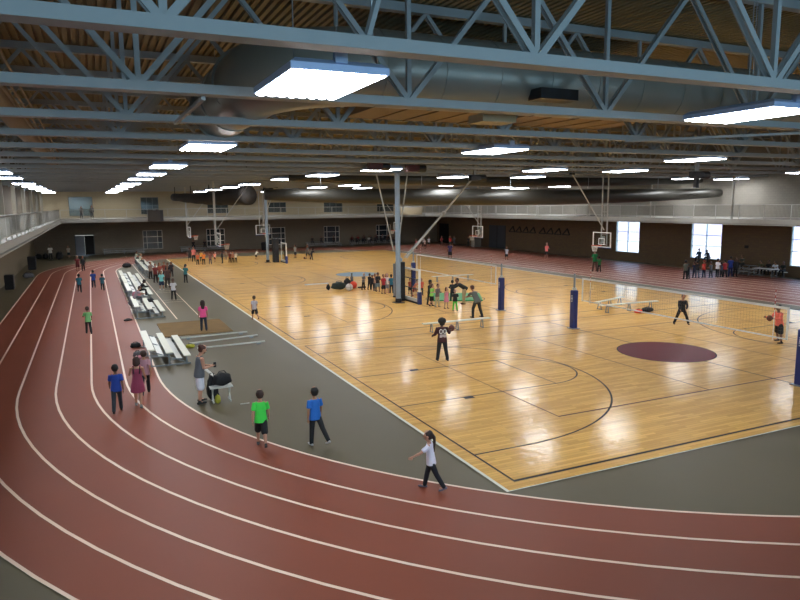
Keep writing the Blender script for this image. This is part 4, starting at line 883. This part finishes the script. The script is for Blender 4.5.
(18.29, 34.24, 1.37, 160, 'hold', 'short', '3a1614', 'long', '6a5c5c', 'pants', 'a89c80', 'b08870', '6a6258', 'child in a grey top and khaki trousers before the green mat'),
(18.48, 33.49, 1.24, 170, 'stand', 'long', '4a2a20', 'dress', 'c87890', None, None, 'b08870', '402a30', 'girl in a pink striped dress before the green mat'),
(20.26, 35.93, 1.3, 20, 'hold', 'short', '120c0c', 'long', '1a2028', 'pants', '16181f', '8a5f48', '141414', 'person in black standing face to face with the bending adult'),
(18.48, 32.46, 1.24, 200, 'arms', 'pony', '5a3020', 'tee', '202024', 'pants', '5ac83c', 'b08870', '1a2030', 'child in a black top and lime green leggings before the green mat'),
(20.29, 34.49, 1.5, 275, 'bend', 'short', '100c0c', 'long', '1a2024', 'pants', 'a08c68', '7a523e', '401818', 'adult in a black top and khaki trousers bending over the green mat'),
(35.53, 63.57, 1.87, 20, 'stand', 'short', '1a1210', 'tee', '3a2e58', 'shorts', '101014', '7a523e', '8a7a70', 'person in a purple t-shirt and black shorts on the far right track'),
(40.39, 59.8, 1.4, 200, 'stand', 'short', '1a1210', 'tee', 'c8c4cc', 'shorts', '14141a', '8a5f48', '301010', 'child in a white and black top standing on the right-hand track'),
(45.17, 59.15, 1.7, 180, 'arms', 'short', 'a08070', 'tee', 'f07a72', 'shorts', '1a1418', 'c09080', 'a89080', 'person in a coral pink t-shirt standing by the dark wall on the right-hand track'),
(40.2, 45.72, 1.91, 10, 'arms', 'short', '6a3a28', 'tee', '1a7a42', 'pants', '5a4038', 'c09080', '301818', 'adult in a green shirt below the hoop on the right-hand track'),
(40.24, 45.19, 1.36, 20, 'stand', 'short', '1a1210', 'tee', '2a6a38', 'pants', '141818', '7a523e', '141414', 'child in a dark green shirt beside the adult in green below the hoop'),
(42.04, 37.45, 1.49, 20, 'stand', 'short', '141010', 'tee', '565a50', 'pants', '121216', '6a4a3a', '181818', 'person in a grey-green top and black trousers, leftmost of the crowd below the middle window'),
(42.51, 37.58, 1.19, 350, 'stand', 'short', '141010', 'long', '1c2024', 'pants', '101014', '6a4a3a', '181818', 'person in a black jacket, second from left of the crowd below the middle window'),
(43.47, 37.85, 1.28, 10, 'stand', 'short', '4a2a20', 'tee', '1e2440', 'pants', '22283c', '9a6c54', '181818', 'child in a navy top, third from left of the crowd below the middle window'),
(43.67, 37.73, 1.36, 10, 'hold', 'short', '101010', 'tee', '18181c', 'pants', '6a6c74', '8a5f48', '181818', 'child in black top and grey trousers, fourth from left below the middle window'),
(44.22, 37.58, 1.39, 0, 'stand', 'short', '8a3a28', 'tee', 'c03c30', 'pants', '24283c', 'b08870', '181818', 'person in a bright red-orange shirt in the crowd below the middle window'),
(44.57, 37.21, 1.28, 0, 'arms', 'short', '2a1c18', 'tee', '54585c', 'pants', '24262c', '9a6c54', '888888', 'person in a slate grey shirt right of the red-orange shirt below the window'),
(45.3, 37.2, 1.49, 90, 'stand', 'short', '1a1210', 'tee', 'e8e8ec', 'pants', '101014', '9a6c54', '181818', 'person in a white top and black trousers below the middle window'),
(45.56, 37.05, 1.25, 350, 'stand', 'long', '3a2018', 'tee', '4a5068', 'pants', '181a20', '9a6c54', '181818', 'person in a dusty blue top right of the white top below the window'),
(45.8, 36.91, 1.4, 10, 'arms', 'short', '1a1210', 'tee', 'a02a34', 'pants', '14141a', '9a6c54', '181818', 'person in a crimson shirt in the crowd right of the middle window'),
(46.47, 36.95, 1.65, 20, 'stand', 'short', '1a1210', 'tee', '22409a', 'pants', '1c2a5a', '7a523e', '505060', 'tall person in a royal blue outfit in the crowd right of the middle window'),
(46.81, 36.75, 1.53, 200, 'stand', 'short', '101010', 'long', '181c20', 'pants', '101014', '6a4a3a', '181818', 'person in black right of the royal blue outfit by the dark wall'),
]
PP={}
for i,r in enumerate(PEOPLE):
    x,y,h,hd,pose,hair,hc,top,tc,bot,bc,skin,shoe,label=r
    h=max(h,1.05); 
    PP[i]=person(x,y,h,hd,pose,hair,hc,top,tc,bot,bc,skin,shoe,label,near=i<14)
def part_on(i,name,mb,m,smooth=True):
    t,J=PP[i]; o=mb.build(name,m,t,(0,0,J['dz']),smooth=smooth); return o
# plum dress: belt seam and dark straps; man: beard; white jersey number on the child with the ball
t,J=PP[1]; P,sd=J['P'],J['sd']
g=MB(); [g.tube([P+sd*.15+Vector((s*.05,-.062,0)),P+sd*.26+Vector((s*.058,-.04,0)),P+sd*.295+Vector((s*.06,0,0))],.009,6) for s in (-1,1)]; part_on(1,'strap',g,m_bk)
t,J=PP[7]; c=J['head']; part_on(7,'beard',MB().ball(c+J['hf']*.03-J['hd']*.042,.034,12,8,(1,.9,.75)),cm_('hair','4a2418'))
t,J=PP[10]
cu=bpy.data.curves.new('txt','FONT'); cu.body='00'; cu.size=.17; cu.align_x='CENTER'; cu.extrude=.004
to=bpy.data.objects.new('txt',cu); COL.objects.link(to); dg=bpy.context.evaluated_depsgraph_get(); tm=bpy.data.meshes.new_from_object(to.evaluated_get(dg)); bpy.data.objects.remove(to)
tm.materials.clear(); tm.materials.append(m_white)
sc=t.scale[0]; o=new_obj('jersey_number',tm,t); o.rotation_euler=(radians(90),0,0); P=J['P']; o.location=(0,P.y-.064,P.z+J['dz']+.13)
mb=MB().box(-.07,-.068,.045,.07,-.06,.115); o=mb.build('jersey_panel',mat('jersey_pale_panel','b8a8a8',.8),t,(0,P.y,P.z+J['dz']))
tag(o,'pale panel below the number')
def hand_world(i,s,off=.06):
    t,J=PP[i]; sh,el,wr,d2=J['arm',s]; p=(wr+d2*off+Vector((0,0,J['dz']))); p=Vector((p.x*t.scale[0],p.y*t.scale[1],p.z*t.scale[2])); a=t.rotation_euler[2]
    return Vector((p.x*cos(a)-p.y*sin(a)+t.location.x,p.x*sin(a)+p.y*cos(a)+t.location.y,p.z+t.location.z))
m_bb=mat('brown_leather_ball','6a3424',.6)
q=hand_world(10,1,.1); ball(q.x+.04,q.y+.05,.125,m_bb,'brown basketball held by the child in the jersey numbered 00',z=q.z-.1)
q=hand_world(13,-1,.1); ball(q.x-.08,q.y+.02,.12,m_bb,'brown ball at the hands of the person in the coral shirt',z=q.z-.1)
ball(21.7,72.6,.12,m_bb,'small brown ball on the far court left of the striding person',z=.02)
q=hand_world(7,1,.07); tag(MB().box(-.04,-.01,-.08,.04,.01,.08).build('phone',m_blackm,loc=(q.x+.03,q.y,q.z+.02)),'dark phone held by the bearded man','phone')
q=hand_world(23,-1,.07); tag(MB().box(-.04,-.01,-.07,.04,.01,.07).build('phone',m_blackm,loc=(q.x,q.y+.02,q.z+.02)),'phone held up by the girl in the teal top','phone')
# seated people
import random as _r
def sit(x,y,h,hd,pose,hair,hc,top,tc,bot,bc,skin,shoe,label,seat,group=None): return person(x,y,h,hd,pose,hair,hc,top,tc,bot,bc,skin,shoe,label,group,seat=seat)
sit(2.64,46.6,1.45,95,'sit2','short','101010','long','101014','pants','0d0d10','5a4034','181818','child in black sitting bent forward at the near end of the third bleacher',.56)
sit(2.05,41.6,1.4,92,'sit2','short','3a2018','tee','8a7a80','pants','54565a','9a6c54','8a8a8a','child in a grey-mauve top seated on the second bleacher',.72)
sit(4.1,69.8,1.5,90,'sit','short','6a6050','tee','c8ccb8','pants','5a5a50','a87c60','5a5a5a','person in a pale shirt seated on the runway bleachers',.72)
sit(3.95,73.6,1.5,100,'sit','short','2a1a14','tee','b0b8a8','pants','30342e','9a6c54','2a2a2a','person in a pale green shirt seated at the far end of the runway bleachers',.72)
for k,(x,c,lb) in enumerate([(15.6,'18181a','person in black seated on the bleacher beyond the far-court group, left'),(17.4,'1c1a20','person in charcoal seated on the bleacher beyond the far-court group, right'),
  (29.4,'141418','person in black seated before the far wall, left of three by the fourth window'),(30.9,'1a1618','person in black seated before the far wall, middle of three by the fourth window'),(32.6,'18181c','person in black seated before the far wall, right of three by the fourth window')]):
    pass
PAL=['6a2226','2a2a30','8a2a2c','1c1c22','4a2a2a','c8c4bc','1a1a20','303038','3a2428','202028','8a8a90','241c1e','16161a','5a4a44']
for k in range(14):
    x=35.4+k*.5 ; row=k%2
    sit(x,93.6-row*.66,1.5,180,'sit' if k%3 else 'sit2','short' if k%4 else 'long','181210','tee' if k%3 else 'long',PAL[k],'pants','1a1a22','7a523e','202020','%s person from the left in the seated row against the far wall'%ORD[k].replace('nearest','first'),.72-.16*row,'people seated in a row against the far wall')
for k,x in enumerate((12.4,13.9,15.9)): sit(x,93.6,1.5,180,'sit','short','1a1210','tee',('1e1a1c','2a2024','14141a')[k],'pants','141418','7a523e','202020','%s of three dark seated people on the bleacher left of the third window'%('leftmost','middle','rightmost')[k],.72)
for k,x in enumerate((29.2,30.6,32.5)): sit(x,93.6,1.5,180,'sit','short','1a1210','tee',('1a1a1e','26242a','1c1618')[k],'pants','141418','7a523e','202020','%s of three dark seated people on the bleacher left of the fourth window'%('leftmost','middle','rightmost')[k],.72)
sit(50.28,43.3,1.55,255,'sit','short','101010','long','1a3a4a','pants','101418','5a4034','181818','person in dark teal sitting high, silhouetted in the middle window, left of two',.95)
sit(50.28,42.3,1.55,265,'sit2','short','101010','long','14141a','pants','101014','5a4034','181818','person in black sitting high, silhouetted in the middle window, right of two',.95)
sit(49.6,38.3,1.5,265,'sit','short','1a1410','tee','3a4038','pants','1a1a1e','8a6a50','181818','person in dark olive seated on the dark bleacher right of the crowd',.72)
# seats along the right end
ch=thing('bench','','bench'); COL.objects.unlink(ch); bpy.data.objects.remove(ch)
bench((49.4,34.2),(49.4,36.6),'low pale bench against the brown wall under the seated group at right')
sit(49.45,36.35,1.5,262,'sit2','short','1a1410','tee','4a4a30','pants','14141a','8a6a50','181818','person in dark green seated left in the group of four at right',.48)
sit(49.45,35.75,1.5,262,'sit','short','1a1410','tee','1a1a1c','pants','101014','6a4a3a','181818','person in black seated second in the group of four at right',.48)
sit(49.45,35.1,1.55,262,'sit2','short','101010','tee','e8ecf4','pants','16161c','a07858','c8c8c8','person in a bright white shirt seated at right against the brown wall',.48)
sit(49.45,34.5,1.5,262,'sit','short','101010','tee','1c241c','pants','101014','6a4a3a','181818','person in black seated at the right end against the brown wall',.48)
for k,(x,y,c,s,lb) in enumerate([(42.9,84.5,'c8c8c8','101014','person in a white shirt in the dark far right corner, left of the pair'),(43.6,84.2,'d8d8d8','14141a','person in white shirt and dark shorts in the far right corner, right of a pair'),
   (46.0,84.8,'8a2a2c','7a5a50','child in a maroon top standing at the far right corner before the dark doorway'),(47.0,84.0,'d04038','8a7a70','child in a bright red top at the far right corner'),(47.4,83.6,'5a5a60','5a5a60','child in grey right of the bright red top at the far right corner'),(48.6,81.6,'3a3a3c','1a1a1c','person in charcoal right of the pale grey bin'),
   (39.8,80.5,'c06a68','201a20','child in a pink top at the left of the right-hand track, behind the white boom'),(41.0,80.3,'d0b8b0','5a2a2a','child in a pale top beside the pink one behind the white boom')]):
    person(x,y,1.4,190+10*k,'stand' if k%2 else 'arms','short','1a1210','tee',c,'shorts' if k%3==1 else 'pants',s,'9a6c54','4a4040',lb)
person(-4.9,40.9,1.7,100,'stand','short','0c0c0c','long','101012','pants','0e0e10','5a4034','101010','dark figure standing on the left upper walkway by the narrow window',z=ZB1)
person(0.2,91.5,1.6,180,'stand','short','1a1410','long','2a2420','pants','1a1a1a','7a523e','101010','dark figure behind the far railing below the large viewing window, right',z=ZB1)
person(-1.0,91.8,1.5,180,'stand','short','1a1410','long','3a3028','pants','1a1a1a','7a523e','101010','dark figure behind the far railing below the large viewing window, left',z=ZB1)
